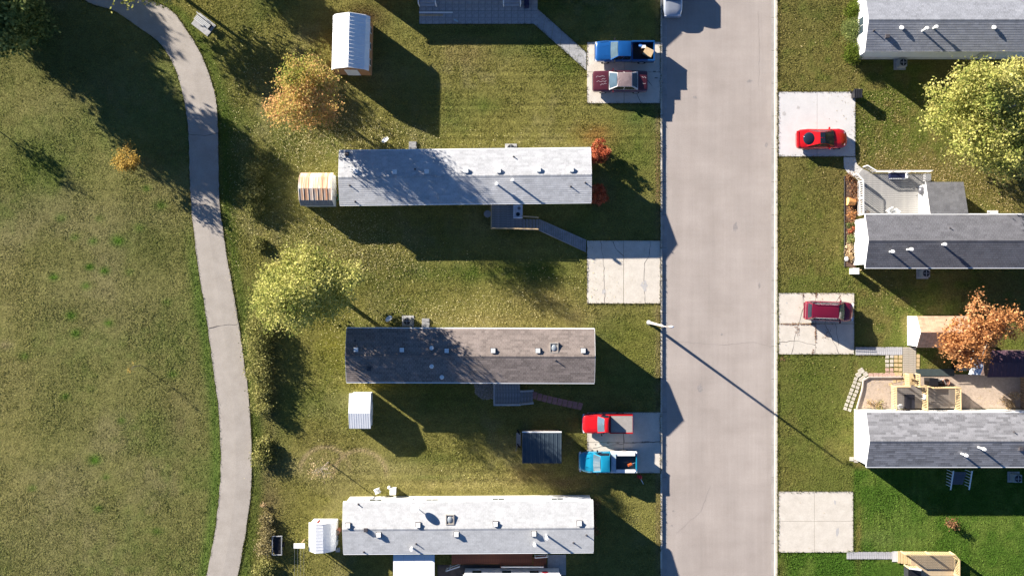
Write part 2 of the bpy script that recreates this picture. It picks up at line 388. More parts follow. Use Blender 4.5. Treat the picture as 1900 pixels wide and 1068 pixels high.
def road_material():
    m = mat('worn_road', (.318, .276, .245), .95, .04, .25, bump=.004, bs=40, col2=(.355, .312, .28), fine=.09)
    n = m.node_tree.nodes; l = m.node_tree.links; b = n['Principled BSDF']
    src = b.inputs['Base Color'].links[0].from_socket
    tc = n.new('ShaderNodeTexCoord')
    def streak(scale, lo, hi, src):
        mp = n.new('ShaderNodeMapping'); mp.inputs['Scale'].default_value = scale
        nz = n.new('ShaderNodeTexNoise'); nz.inputs['Scale'].default_value = 1; nz.inputs['Detail'].default_value = 4
        l.new(tc.outputs['Object'], mp.inputs[0]); l.new(mp.outputs[0], nz.inputs['Vector'])
        mr = n.new('ShaderNodeMapRange'); mr.inputs[1].default_value = .35; mr.inputs[2].default_value = .65; mr.inputs[3].default_value = lo; mr.inputs[4].default_value = hi
        l.new(nz.outputs['Fac'], mr.inputs[0])
        mx = n.new('ShaderNodeMix'); mx.data_type = 'RGBA'; mx.blend_type = 'MULTIPLY'; mx.inputs[0].default_value = 1
        l.new(src, mx.inputs[6]); l.new(mr.outputs[0], mx.inputs[7]); return mx.outputs[2]
    src = streak((.7, .03, 1), .955, 1.04, src); src = streak((5, .15, 1), .975, 1.025, src); src = streak((.25, .5, 1), .96, 1.04, src)
    src = streak((.12, 2.2, 1), .985, 1.015, src)
    l.new(src, b.inputs['Base Color'])
    return m
M_road = road_material()
road = grid_sheet('road', KL+.55, KR-.28, -300, 300, -.15, M_road, kind='structure')
def slab_run(name, x0, x1, z0, z1, m, lab=None):
    o = None
    root = bpy.data.objects.new(name, None); C.objects.link(root); tag(root, kind='structure')
    y = -42.0; k = 0
    while y < 42:
        L = 3.05
        b = MB().box(x0, y+.012, z0, x1, y+L-.012, z1)
        b.build('kerb_length' if 'kerb' in name else 'gutter_pan', m, root)
        y += L
    return root
M_kerb = mat('kerb_concrete', (.50, .46, .385), .9, .12, 2, fine=.12)
M_gut = mat('gutter_concrete', (.30, .285, .27), .9, .15, 1.5, fine=.1)
slab_run('kerb_left', KL-.08, KL+.08, -.4, .012, M_kerb)
slab_run('gutter_left', KL+.08, KL+.55, -.4, -.146, M_gut)
slab_run('kerb_right', KR, KR+.22, -.4, .012, M_kerb)
slab_run('gutter_right', KR-.28, KR, -.4, -.146, M_gut)

def crack(pts, parent, z, w=.02, m=None, h=0):
    P = [Vector(G(*p)) for p in pts]; Q = []
    r = random.Random(len(pts)*7+int(pts[0][0]))
    for a, b in zip(P[:-1], P[1:]):
        n = max(2, int((b-a).length/.35))
        for k in range(n): Q.append(a.lerp(b, k/n)+Vector((r.uniform(-.05, .05), r.uniform(-.05, .05))))
    Q.append(P[-1])
    vs = []; fs = []
    for i, q in enumerate(Q):
        d = (Q[min(i+1, len(Q)-1)]-Q[max(i-1, 0)]).normalized(); nn = Vector((-d.y, d.x))*w*r.uniform(.4, 1.3)
        vs += [(q.x+nn.x, q.y+nn.y, z), (q.x-nn.x, q.y-nn.y, z)]
        if i: fs.append((2*i-2, 2*i-1, 2*i+1, 2*i))
    return MB().add(vs, fs).build('crack', m or M_crack, parent)
M_crack = mat('crack_filler', (.12, .105, .095), 1, .2, 5)
for pts in [[(1240,632),(1290,636),(1345,640),(1400,634),(1436,645)],[(1255,990),(1300,950),(1320,900)],[(1408,20),(1410,90),(1408,160)]]:
    crack(pts, road, -.146, .008, mat('road_crack', (.19, .17, .155), 1, .1, 4))

# path
pb = MB(); N = len(pl); vs = []; fs = []
rr = random.Random(3)
for i in range(N):
    a = Vector(G(*pl[i])); b = Vector(G(*pr[i])); a.x += rr.uniform(-.04, .04); b.x += rr.uniform(-.04, .04)
    for k in range(5):
        p = a.lerp(b, k/4); vs.append((p.x, p.y, .045+.02*(1-abs(k/2-1))))
    if i:
        for k in range(4): o = (i-1)*5+k; fs.append((o, o+1, o+6, o+5))
    vs_edge = None
pb.add(vs, fs)
for i in range(1, N):
    for k in (0, 4):
        A = vs[(i-1)*5+k]; B = vs[i*5+k]
        pb.add([A, B, (B[0], B[1], -.2), (A[0], A[1], -.2)], [(0, 1, 2, 3)])
path = pb.build('footpath', mat('path_asphalt', (.318, .285, .248), .95, .07, .7, bump=.006, bs=35, col2=(.36, .325, .287), fine=.10), kind='structure')
for pts in [[(351,250),(380,252),(404,247)],[(387,608),(410,603),(441,601)],[(358,380),(370,382),(385,379)]]:
    crack(pts, path, .07, .025)

# driveways: separate cast slabs
def driveway(name, x0, y0, x1, y1, xs, ys, m, cracks=(), z=.03):
    root = bpy.data.objects.new(name, None); C.objects.link(root); tag(root, kind='structure')
    X = [x0]+list(xs)+[x1]; Y = [y0]+list(ys)+[y1]
    for i in range(len(X)-1):
        for j in range(len(Y)-1):
            a = G(X[i], Y[j]); b = G(X[i+1], Y[j+1])
            g = .012 if m is M_conc2 or 'lower_right' in name else .018
            MB().box(a[0]+g, b[1]+g, -.1, b[0]-g, a[1]-g, z).build('slab', m, root)
    for c in cracks: crack(c, root, z+.004, .022)
    MB().box(G(x0, y1)[0], G(x0, y1)[1], -.12, G(x1, y0)[0], G(x1, y0)[1], z-.035).build('joint_filler', mat('joint_dirt', (.2, .17, .13), 1, .3, 8), root)
    return root
driveway('driveway_upper_left', 1089, 78, 1225.5, 192, [1158], [134], M_conc, [[(1158,134),(1180,170),(1190,192)],[(1195,140),(1210,160)]])
driveway('driveway_middle_left', 1089, 446, 1225.5, 563, [1157], [], M_conc, [[(1115,447),(1120,490),(1122,563)],[(1137,447),(1143,462),(1157,475)],[(1207,447),(1204,475),(1196,487),(1194,520),(1197,563)]])
driveway('driveway_lower_left', 1089, 764, 1225.5, 877, [1157], [820], M_conc, [[(1100,830),(1160,822),(1225,818)],[(1157,780),(1158,820)]])
driveway('driveway_upper_right', 1444.5, 170.5, 1587, 290.5, [1516], [], M_conc2, [])
driveway('driveway_middle_right', 1444.5, 543, 1585, 657, [1513], [600], M_conc, [[(1490,543),(1491,570),(1475,625),(1468,657)],[(1560,545),(1530,600),(1545,630),(1557,657)],[(1444,635),(1480,632),(1513,640)],[(1550,600),(1556,640)]])
driveway('driveway_lower_right', 1444.5, 911, 1583, 1024, [1511], [966], M_conc)

def stain(px, py, rx, ry, z, m, seed):
    r_ = random.Random(seed); c = G(px, py); vs = [(c[0], c[1], z)]
    for i in range(14):
        a = i*math.pi/7; k = r_.uniform(.6, 1.25); vs.append((c[0]+math.cos(a)*rx*k, c[1]+math.sin(a)*ry*k, z))
    MB().add(vs, [(0, i+1, (i+1) % 14+1) for i in range(14)]).build('stain', m, kind='structure')
M_oil = mat('oil_stain', (.16, .145, .13), .7, .25, 9); M_oil2 = mat('faint_stain', (.40, .385, .37), .8, .1, 9)
for i, (x, y, a, b) in enumerate(((1128,821,.12,.05),(1146,821,.22,.05),(1175,820,.12,.05),(1192,819,.14,.05),(1201,819,.28,.1),(1212,820,.1,.05),(1214,133,.14,.08),(1217,145,.2,.08),(1105,824,.08,.07))): stain(x, y, a, b, .0345, M_oil, i)
for i, (x, y, a, b) in enumerate(((1481,200,.16,.16),(1455,211,.2,.18),(1460,562,.1,.08),(1549,931,.12,.2),(1553,985,.18,.4),(1120,540,.2,.3),(1195,530,.3,.5),(1458,640,.1,.06))): stain(x, y, a, b, .0345, M_oil2, 40+i)
M_rs = mat('road_stain', (.26, .235, .22), .9, .2, 6)
for i, (x, y, a, b) in enumerate(((1423,268,.15,.2),(1392,150,.3,.15),(1250,948,.12,.08),(1247,975,.1,.1),(1340,620,.12,.12),(1300,720,.25,.4),(1365,420,.2,.5),(1290,180,.2,.15),(1410,530,.1,.3))): stain(x, y, a, b, -.1455, M_rs, 80+i)
def flat(name, pts, z, m, kind='structure', z0=None, parent=None, **kw):
    return MB().prism([G(*p) for p in pts], (z-.06 if z0 is None else z0), z).build(name, m, parent, kind=kind, **kw)
def dirt_edge(x0, y0, x1, y1, w, z=.016):
    pass
# walk at upper right drive
flat('entrance_walk_upper_right', [(1565,291.5),(1586.5,291.5),(1590,305),(1601,314),(1590,326),(1583,328),(1573,321),(1566,311)], .03, M_conc2)
# slanted walk, upper left
def slab_walk(name, a0, a1, b0, b1, n, m, z=.03, gap=.02):
    root = bpy.data.objects.new(name, None); C.objects.link(root); tag(root, kind='structure')
    A0, A1, B0, B1 = [Vector(G(*p)) for p in (a0, a1, b0, b1)]
    for i in range(n):
        t0 = i/n; t1 = (i+1)/n; d = (B0-A0).length; g = gap/d/2
        q = [A0.lerp(B0, t0+g), A1.lerp(B1, t0+g), A1.lerp(B1, t1-g), A0.lerp(B0, t1-g)]
        MB().prism([tuple(p) for p in q], -.08, z+random.uniform(-.004, .004)).build('slab', m, root)
    return root
slab_walk('slanted_walk_upper_left', (998,17), (990,44), (1088,98), (1088,131), 6, M_conc3)
# block patio, upper left
pat = bpy.data.objects.new('block_patio', None); C.objects.link(pat); tag(pat, kind='structure')
for i in range(18):
    for j in range(-2, 4):
        x0 = 778+i*12.2; y0 = -4+j*12.2
        if x0 > 990: continue
        a = G(x0, y0+12.2); b = G(x0+12.2, y0)
        piece('paver', pat, ((a[0]+b[0])/2, (a[1]+b[1])/2, -.01+random.uniform(-.003, .003)), (.585, .585, .1), M_conc3)
MB().box(*G(778,45), -.1, *G(996,-30), .02).build('sand_bed', mat('joint_sand', (.12, .12, .12), 1, .2, 5), pat)

# ------------------------------------------------ foliage
def leaves_mesh(centres, n_each, sig, size, tone_c, parent, m, name='crown', up=.5, squash=.75, jit=.22, **kw):
    K = len(centres); c = np.repeat(centres, n_each, 0); n = len(c)
    sg = np.repeat(sig if np.ndim(sig) else np.full(K, sig), n_each)[:, None]
    off = rng.normal(size=(n, 3))*sg; off[:, 2] *= squash
    p = c+off
    p[:, 2] = np.maximum(p[:, 2], .05)
    u = rng.normal(size=(n, 3)); u /= np.linalg.norm(u, axis=1)[:, None]
    nr = rng.normal(size=(n, 3)); nr[:, 2] = np.abs(nr[:, 2])+up; nr /= np.linalg.norm(nr, axis=1)[:, None]
    u = np.cross(nr, u); u /= np.linalg.norm(u, axis=1)[:, None]; w = np.cross(nr, u)
    s = size*rng.uniform(.45, 1.5, n)[:, None]
    a = p-u*s; b = p-w*s*.55+u*s*.1; d = p+w*s*.55+u*s*.1; e = p+u*s
    V = np.stack([a, b, e, d], 1).reshape(-1, 3)
    F = np.arange(4*n).reshape(n, 4)
    me = bpy.data.meshes.new(name)
    me.vertices.add(4*n); me.vertices.foreach_set('co', V.astype(np.float32).ravel())
    me.loops.add(4*n); me.loops.foreach_set('vertex_index', F.astype(np.int32).ravel())
    me.polygons.add(n); me.polygons.foreach_set('loop_start', np.arange(0, 4*n, 4, dtype=np.int32))
    me.update(calc_edges=True); me.validate()
    t = np.clip(np.repeat(tone_c, n_each)+rng.normal(size=n)*jit, 0, 1)
    at = me.attributes.new('tone', 'FLOAT', 'FACE'); at.data.foreach_set('value', t.astype(np.float32))
    me.materials.append(m)
    o = bpy.data.objects.new(name, me); C.objects.link(o); o.parent = parent
    tag(o, **kw)
    return o

def crown_points(c, r, K, seed, lump=.35, low=-1.0, inner=.35):
    g = np.random.default_rng(seed); out = []
    dirs = g.normal(size=(9, 3)); dirs /= np.linalg.norm(dirs, axis=1)[:, None]; amp = g.uniform(-lump, lump, 9)
    nl = 11; ld = g.normal(size=(nl, 3)); ld /= np.linalg.norm(ld, axis=1)[:, None]; lr = g.uniform(.3, .66, nl); ls = g.uniform(.28, .52, nl)
    while K > 60 and len(out) < K:
        i = g.integers(nl+2); d = g.normal(size=3); d /= np.linalg.norm(d)
        q = (ld[i]*lr[i]+d*ls[i]*g.random()**.4) if i < nl else d*.5*g.random()
        out.append(np.array(c)+q*np.array(r)*1.12)
    while len(out) < K:
        d = g.normal(size=3); d /= np.linalg.norm(d)
        if d[2] < low: continue
        k = 1+sum(a*max(0, float(d@q))**3 for a, q in zip(amp, dirs))
        rad = (inner+(1-inner)*g.random()**.5)*k
        out.append(np.array(c)+d*np.array(r)*rad)
    return np.array(out)

M_bark = mat('bark', (.16, .135, .11), .9, .25, 6, bump=.02, bs=12)
M_bark_l = mat('pale_bark', (.33, .28, .23), .9, .2, 6)
def tree(name, label, base, hc, r, m, K=90, n=55, leaf=.13, sig=.42, trunk=.16, seed=1, cat='tree', group=None, lump=.35, bark=None, low=-.9, inner=.35, toned=None, limbs=16, jit=.22, lean=(0, 0)):
    bx, by = G(*base)
    t = thing(name, label, cat, (bx, by), 0, group)
    g = np.random.default_rng(seed)
    c = (lean[0], lean[1], hc)
    P = crown_points(c, r, K, seed, lump, low, inner)
    tb = MB(); bark = bark or M_bark
    k1 = Vector((lean[0]*.3, lean[1]*.3, hc*.45)); k2 = Vector((lean[0], lean[1], hc+r[2]*.45))
    tb.cyl((0, 0, -.05), k1, trunk, trunk*.75, 8); tb.cyl(k1, k2, trunk*.75, trunk*.25, 7)
    idx = g.choice(len(P), min(limbs, len(P)), replace=False)
    for i in idx:
        q = Vector(P[i]); f = g.uniform(.1, .8); a = k1.lerp(k2, f)
        if q.z < a.z: a = k1.lerp(k2, max(0, f-.35))
        mid = a.lerp(q, .5)+Vector((g.normal()*.15, g.normal()*.15, g.normal()*.15+.1))
        tb.cyl(a, mid, trunk*.32, trunk*.2, 5, False); tb.cyl(mid, q, trunk*.2, trunk*.06, 5, False)
        for j in range(2):
            q2 = Vector(P[g.integers(len(P))])
            if (q2-mid).length < max(r)*.7: tb.cyl(mid, q2, trunk*.13, trunk*.04, 4, False)
    tb.build('trunk', bark, t, smooth=True)
    tone = np.clip(.5+.25*g.normal(size=K), 0, 1)
    if toned: tone = np.clip(toned(P)+.12*g.normal(size=K), 0, 1)
    leaves_mesh(P, n, np.full(K, sig)*g.uniform(.7, 1.3, K), leaf, tone, t, m, jit=jit)
    return t
def shrub(name, label, base, r, hgt, m, K=14, n=30, leaf=.07, seed=1, cat='shrub', group=None, fol='foliage', sigf=.32, **kw):
    bx, by = G(*base)
    t = thing(name, label, cat, (bx, by), 0, group)
    g = np.random.default_rng(seed)
    P = crown_points((0, 0, hgt*.5), (r, r, hgt*.45), K, seed, .25, -1, .2)
    sb = MB()
    for i in range(5):
        q = Vector(P[i % len(P)]); sb.cyl((g.normal()*.05, g.normal()*.05, -.03), q, .03, .01, 5, False)
    sb.build('stem', M_bark, t)
    leaves_mesh(P, n, r*sigf, leaf, np.clip(.5+.2*g.normal(size=K), 0, 1), t, m, name=fol, **kw)
    return t
ML_yg = leafmat('yellow_green_leaves', (.15, .185, .045), (.37, .375, .10), (.61, .56, .20), .4)
ML_big = leafmat('pale_yellow_leaves', (.16, .195, .045), (.40, .40, .105), (.62, .565, .20), .4)
ML_or = leafmat('orange_and_green_leaves', (.26, .30, .06), (.50, .37, .12), (.62, .34, .16), .4)
ML_rust = leafmat('rust_orange_leaves', (.26, .11, .04), (.52, .24, .09), (.68, .38, .17), .35)
ML_red = leafmat('scarlet_leaves', (.20, .035, .02), (.40, .10, .045), (.56, .22, .12), .2)
ML_dk = leafmat('dull_green_leaves', (.06, .09, .03), (.15, .19, .06), (.34, .36, .12), .35)
ML_hedge = leafmat('hedge_leaves', (.10, .11, .03), (.23, .225, .07), (.40, .37, .14), .3)
ML_ever = leafmat('evergreen_needles', (.03, .05, .008), (.065, .095, .014), (.15, .18, .03), .1)
ML_brown = leafmat('brown_dry_leaves', (.10, .045, .025), (.24, .12, .06), (.42, .26, .13), .3)
ML_dry = leafmat('dull_dry_leaves', (.12, .10, .04), (.24, .20, .09), (.40, .34, .18), .3)
ML_tan = leafmat('pale_tan_leaves', (.30, .20, .10), (.52, .38, .2), (.72, .56, .36), .35)
ML_sap = leafmat('amber_leaves', (.25, .17, .04), (.45, .30, .07), (.62, .44, .14), .4)

# left side trees
tree('broadleaf_tree', 'large dusky green tree in the top left corner with a broad black shadow', (48, 42), 4.9, (4.6, 4.6, 4.2), ML_dk, K=280, n=150, leaf=.16, sig=.5, trunk=.25, seed=3)
tree('broadleaf_tree', 'dusky tree beyond the upper left corner, farther up than its neighbour', (-75, -175), 4.4, (4.4, 4.2, 3.3), ML_dk, K=220, n=140, leaf=.17, sig=.5, trunk=.25, seed=4)
tree('broadleaf_tree', 'tree beyond the upper left corner shading the path edge', (-62, -75), 4.6, (4.3, 4.2, 3.2), ML_dk, K=220, n=140, leaf=.17, sig=.5, trunk=.25, seed=5)
tree('broadleaf_tree', 'pale yellow-green tree overhanging the footpath at the top edge', (312, -25), 4.2, (4.0, 3.6, 3.0), ML_yg, K=140, n=95, leaf=.13, sig=.45, trunk=.2, seed=6)
tree('broadleaf_tree', 'tree beyond the top edge casting shade on the grass by the white metal shed', (380, -110), 4.0, (2.6, 2.6, 2.2), ML_yg, K=80, n=55, leaf=.15, sig=.5, seed=16)
def orr(P):
    return np.clip(.62-.28*np.exp(-(((P[:, 0]+.1)/1.4)**2+((P[:, 1]-1.4)/1.2)**2))*1.8+.1*np.sin(P[:, 0]*2), 0, 1)
tree('maple_tree', 'round tree turning orange with a yellow-green top beside the white metal shed', (598, 200), 5.8, (3.1, 3.4, 3.9), ML_or, K=160, n=150, leaf=.095, sig=.4, trunk=.17, seed=8, toned=orr)
tree('broadleaf_tree', 'wide pale yellow-green tree left of the brown roofed home', (600, 530), 6.5, (4.3, 4.2, 5.1), ML_yg, K=270, n=150, leaf=.10, sig=.42, trunk=.22, seed=9, inner=.3, lump=.45)
tree('young_tree', 'small amber-leaved tree standing on the park grass near the big shadow', (258, 304), 2.4, (1.15, 1.25, 1.2), ML_sap, K=40, n=45, leaf=.08, sig=.22, trunk=.06, seed=10)
tree('sapling', 'thin nearly bare sapling on the open park grass', (262, 677), 1.9, (.45, .45, .6), ML_sap, K=9, n=5, leaf=.06, sig=.15, trunk=.035, seed=11, limbs=7)
tree('sapling', 'slender sapling with sparse pale orange leaves above the white roofed home', (609, 857), 2.9, (1.25, 1.15, 1.0), ML_tan, K=22, n=16, leaf=.055, sig=.2, trunk=.06, seed=12, limbs=12, bark=M_bark_l)
tree('young_tree', 'slim park tree beyond the left edge whose long shadow crosses the grass', (-75, 190), 3.3, (.9, .9, 1.3), ML_dk, K=24, n=26, leaf=.1, sig=.25, trunk=.07, seed=13, limbs=10)

HG = 'bushes in the row beside the footpath'
for i, (x, y, r, h, mm, lab) in enumerate([
    (470, 322, .95, 2.1, ML_hedge, 'loose olive bush topmost in the row beside the footpath'),
    (474, 357, .9, 2.0, ML_hedge, 'loose olive bush second from the top in the row beside the path'),
    (476, 388, .8, 1.7, ML_hedge, 'olive bush in the path row level with the rusty shed'),
    (482, 452, .6, 1.0, ML_hedge, 'low bush at the upper left of the wide pale tree'),
    (481, 598, 1.25, 3.0, ML_hedge, 'tall bushy shrub just under the wide pale yellow-green tree'),
    (482, 628, 1.25, 3.1, ML_hedge, 'tall full shrub second below the wide pale tree in the path row'),
    (483, 658, 1.2, 2.9, ML_hedge, 'tall full shrub level with the top of the brown roofed home'),
    (484, 690, 1.05, 2.4, ML_hedge, 'full shrub level with the lower eave of the brown roofed home'),
    (487, 722, 1.0, 2.2, ML_hedge, 'shrub in the path row level with the small white shed roof top'),
    (489, 752, .95, 2.1, ML_hedge, 'lowest shrub of the long continuous hedge run'),
    (491, 822, .75, 1.5, ML_hedge, 'upper of two yellow-green shrubs standing apart below the hedge run'),
    (490, 846, 1.0, 1.7, ML_hedge, 'lower and wider of two shrubs standing apart below the hedge run'),
    (492, 936, .35, .9, ML_tan, 'tiny nearly bare bush above the dark garden trailer'),
    (495, 962, .6, 1.1, ML_dry, 'small brownish bush up and left of the dark garden trailer'),
    (497, 985, .75, 1.4, ML_dry, 'brownish bush left of the dark garden trailer'),
    (493, 1012, .85, 1.5, ML_dry, 'dry bush left below the dark garden trailer'),
    (492, 1056, .9, 1.5, ML_hedge, 'green shrub at the bottom edge beside the footpath')]):
    shrub('hedge_bush', lab, (x, y), r*.84, h*.5+.15, mm, K=30 if r > .5 else 7, n=75 if mm is ML_hedge else (40 if mm is ML_dry else 10), leaf=.075, seed=40+i, group=HG)

# red globe bushes at the grey roofed home
for (x, y, lab, s) in ((1111, 286, 'round scarlet bush at the upper right corner of the pale grey roofed home', 1), (1108, 363, 'round scarlet bush in shade at the lower right of the pale grey roofed home', 2)):
    shrub('red_bush', lab, (x, y), 1.0, 1.9, ML_red, K=60, n=150, leaf=.05, seed=70+s, group='round red bushes beside the pale grey roofed home', sigf=.11)

# right side trees
tree('broadleaf_tree', 'huge pale yellow-green tree at the right edge below the top right home', (1783, 232), 6.3, (6.9, 5.4, 4.2), ML_big, K=400, n=140, leaf=.11, sig=.46, trunk=.28, seed=21, inner=.25, lump=.5, bark=M_bark_l, limbs=40)
tree('maple_tree', 'rust-orange tree leaning over the tan roofed shed at the right', (1775, 613), 4.2, (3.7, 3.4, 2.4), ML_rust, K=140, n=90, leaf=.10, sig=.30, trunk=.14, seed=22, inner=.3, lump=.55, bark=M_bark_l, limbs=24)
shrub('dry_bush', 'small brown dry bush alone on the bright green lawn', (1761, 969), .5, .9, ML_brown, K=14, n=26, leaf=.07, seed=80)
for (x, y, mm, lab, s) in ((1581, 26, ML_ever, 'upper rounded bright green evergreen at the wall of the top right home', 1), (1577, 58, ML_dk, 'loose darker green shrub between two evergreens at the top right home', 2), (1577, 104, ML_ever, 'bright green evergreen at the lower corner of the top right home', 3)):
    shrub('evergreen_bush', lab, (x, y), .8 if s < 3 else .72, 1.5, mm, K=60, n=100, leaf=.05, seed=90+s, group='bushes along the wall of the top right home')

for i, (y, lab) in enumerate(((936, 'upper dark brown plant along the right end wall of the white roofed home'), (958, 'middle dark brown plant along the right end wall of the white roofed home'), (980, 'lower dark brown plant along the right end wall of the white roofed home'))):
    shrub('wall_plant', lab, (1098, y), .55, .7, ML_brown, K=14, n=30, leaf=.07, seed=170+i, group='brown plants along the right end wall of the white roofed home')

# ------------------------------------------------ fallen leaves
def litter(name, spots, m, label, zb=.05, size=.038):
    pts = []
    for (x, y, rx, ry, n) in spots:
        q = np.stack([x+rx*rng.normal(size=n)*.6, y+ry*rng.normal(size=n)*.6], 1); pts.append(q)
    P = np.concatenate(pts)
    ok = (P[:, 0] < 1224)*(~((P[:, 0] > edge_x(pl, P[:, 1])+5)*(P[:, 0] < edge_x(pr, P[:, 1])-4)*(rng.random(len(P)) < .93))) | (P[:, 0] > 1446)
    P = P[ok]
    W = np.stack([(P[:, 0]-950)/20, (534-P[:, 1])/20, zb+rng.random(len(P))*.03], 1)
    bot = MB()
    o = leaves_mesh(W, 1, np.full(len(W), .001), size, rng.random(len(W)), None, m, name=name, up=2.5)
    return tag(o, label, 'leaves', kind='stuff')
litter('fallen_leaves', [(600,250,110,50,2300),(700,255,130,35,1500),(560,420,110,80,1500),(650,440,110,50,2400),(700,490,110,50,1500),(900,575,170,30,1500),(560,270,60,60,900),(640,610,60,60,700),(460,140,60,90,700),
    (440,330,30,140,500),(800,590,100,30,900),(430,560,16,120,300),(1000,520,150,60,600),(560,860,90,50,120),(850,890,200,50,160),(600,700,90,90,250),(950,260,120,20,200),(330,150,60,80,100)],
    leafmat('yellow_litter', (.22, .18, .06), (.42, .36, .15), (.72, .64, .36), .1), 'pale yellow leaves scattered over the left yards')
litter('fallen_leaves', [(1760,330,130,40,3000),(1660,290,90,60,1300),(1640,200,70,40,600),(1860,370,60,40,1200),(1620,400,40,90,0),(1500,60,60,50,160),(1500,480,80,60,160),(1650,560,60,60,350),(1480,690,90,60,80),(1740,650,60,60,400),(1650,700,40,30,150),(1580,90,10,80,300),(1500,600,60,2,90),(1575,420,8,80,250),(1820,740,60,20,120),(1500,400,60,80,60),(1530,960,90,60,20)],
    leafmat('tan_litter', (.20, .14, .05), (.38, .29, .13), (.62, .50, .27), .1), 'tan and yellow leaves scattered over the right yards', zb=.035)
litter('fallen_leaves', [(1465,601,20,1.5,120),(1500,601,16,1.5,160),(1513,620,1.5,14,110),(1535,618,5,10,60),(1490,548,1,5,30),(1514,548,1,6,40),(1480,612,5,10,60),(1558,552,1.5,5,20),(1508,652,2,4,30),(1450,664,8,4,60),(1220,330,4,60,200)],
    leafmat('brown_litter', (.10, .045, .03), (.2, .1, .06), (.34, .2, .12), .1), 'brown leaf crumbs caught in the driveway cracks', zb=.04, size=.04)

# ------------------------------------------------ mobile homes
def shingle_mat(name, col, var=.1, warm=None):
    return mat(name, col, .9, var, 1.3, attr=True, col2=warm, fine=.1, spec=.15)

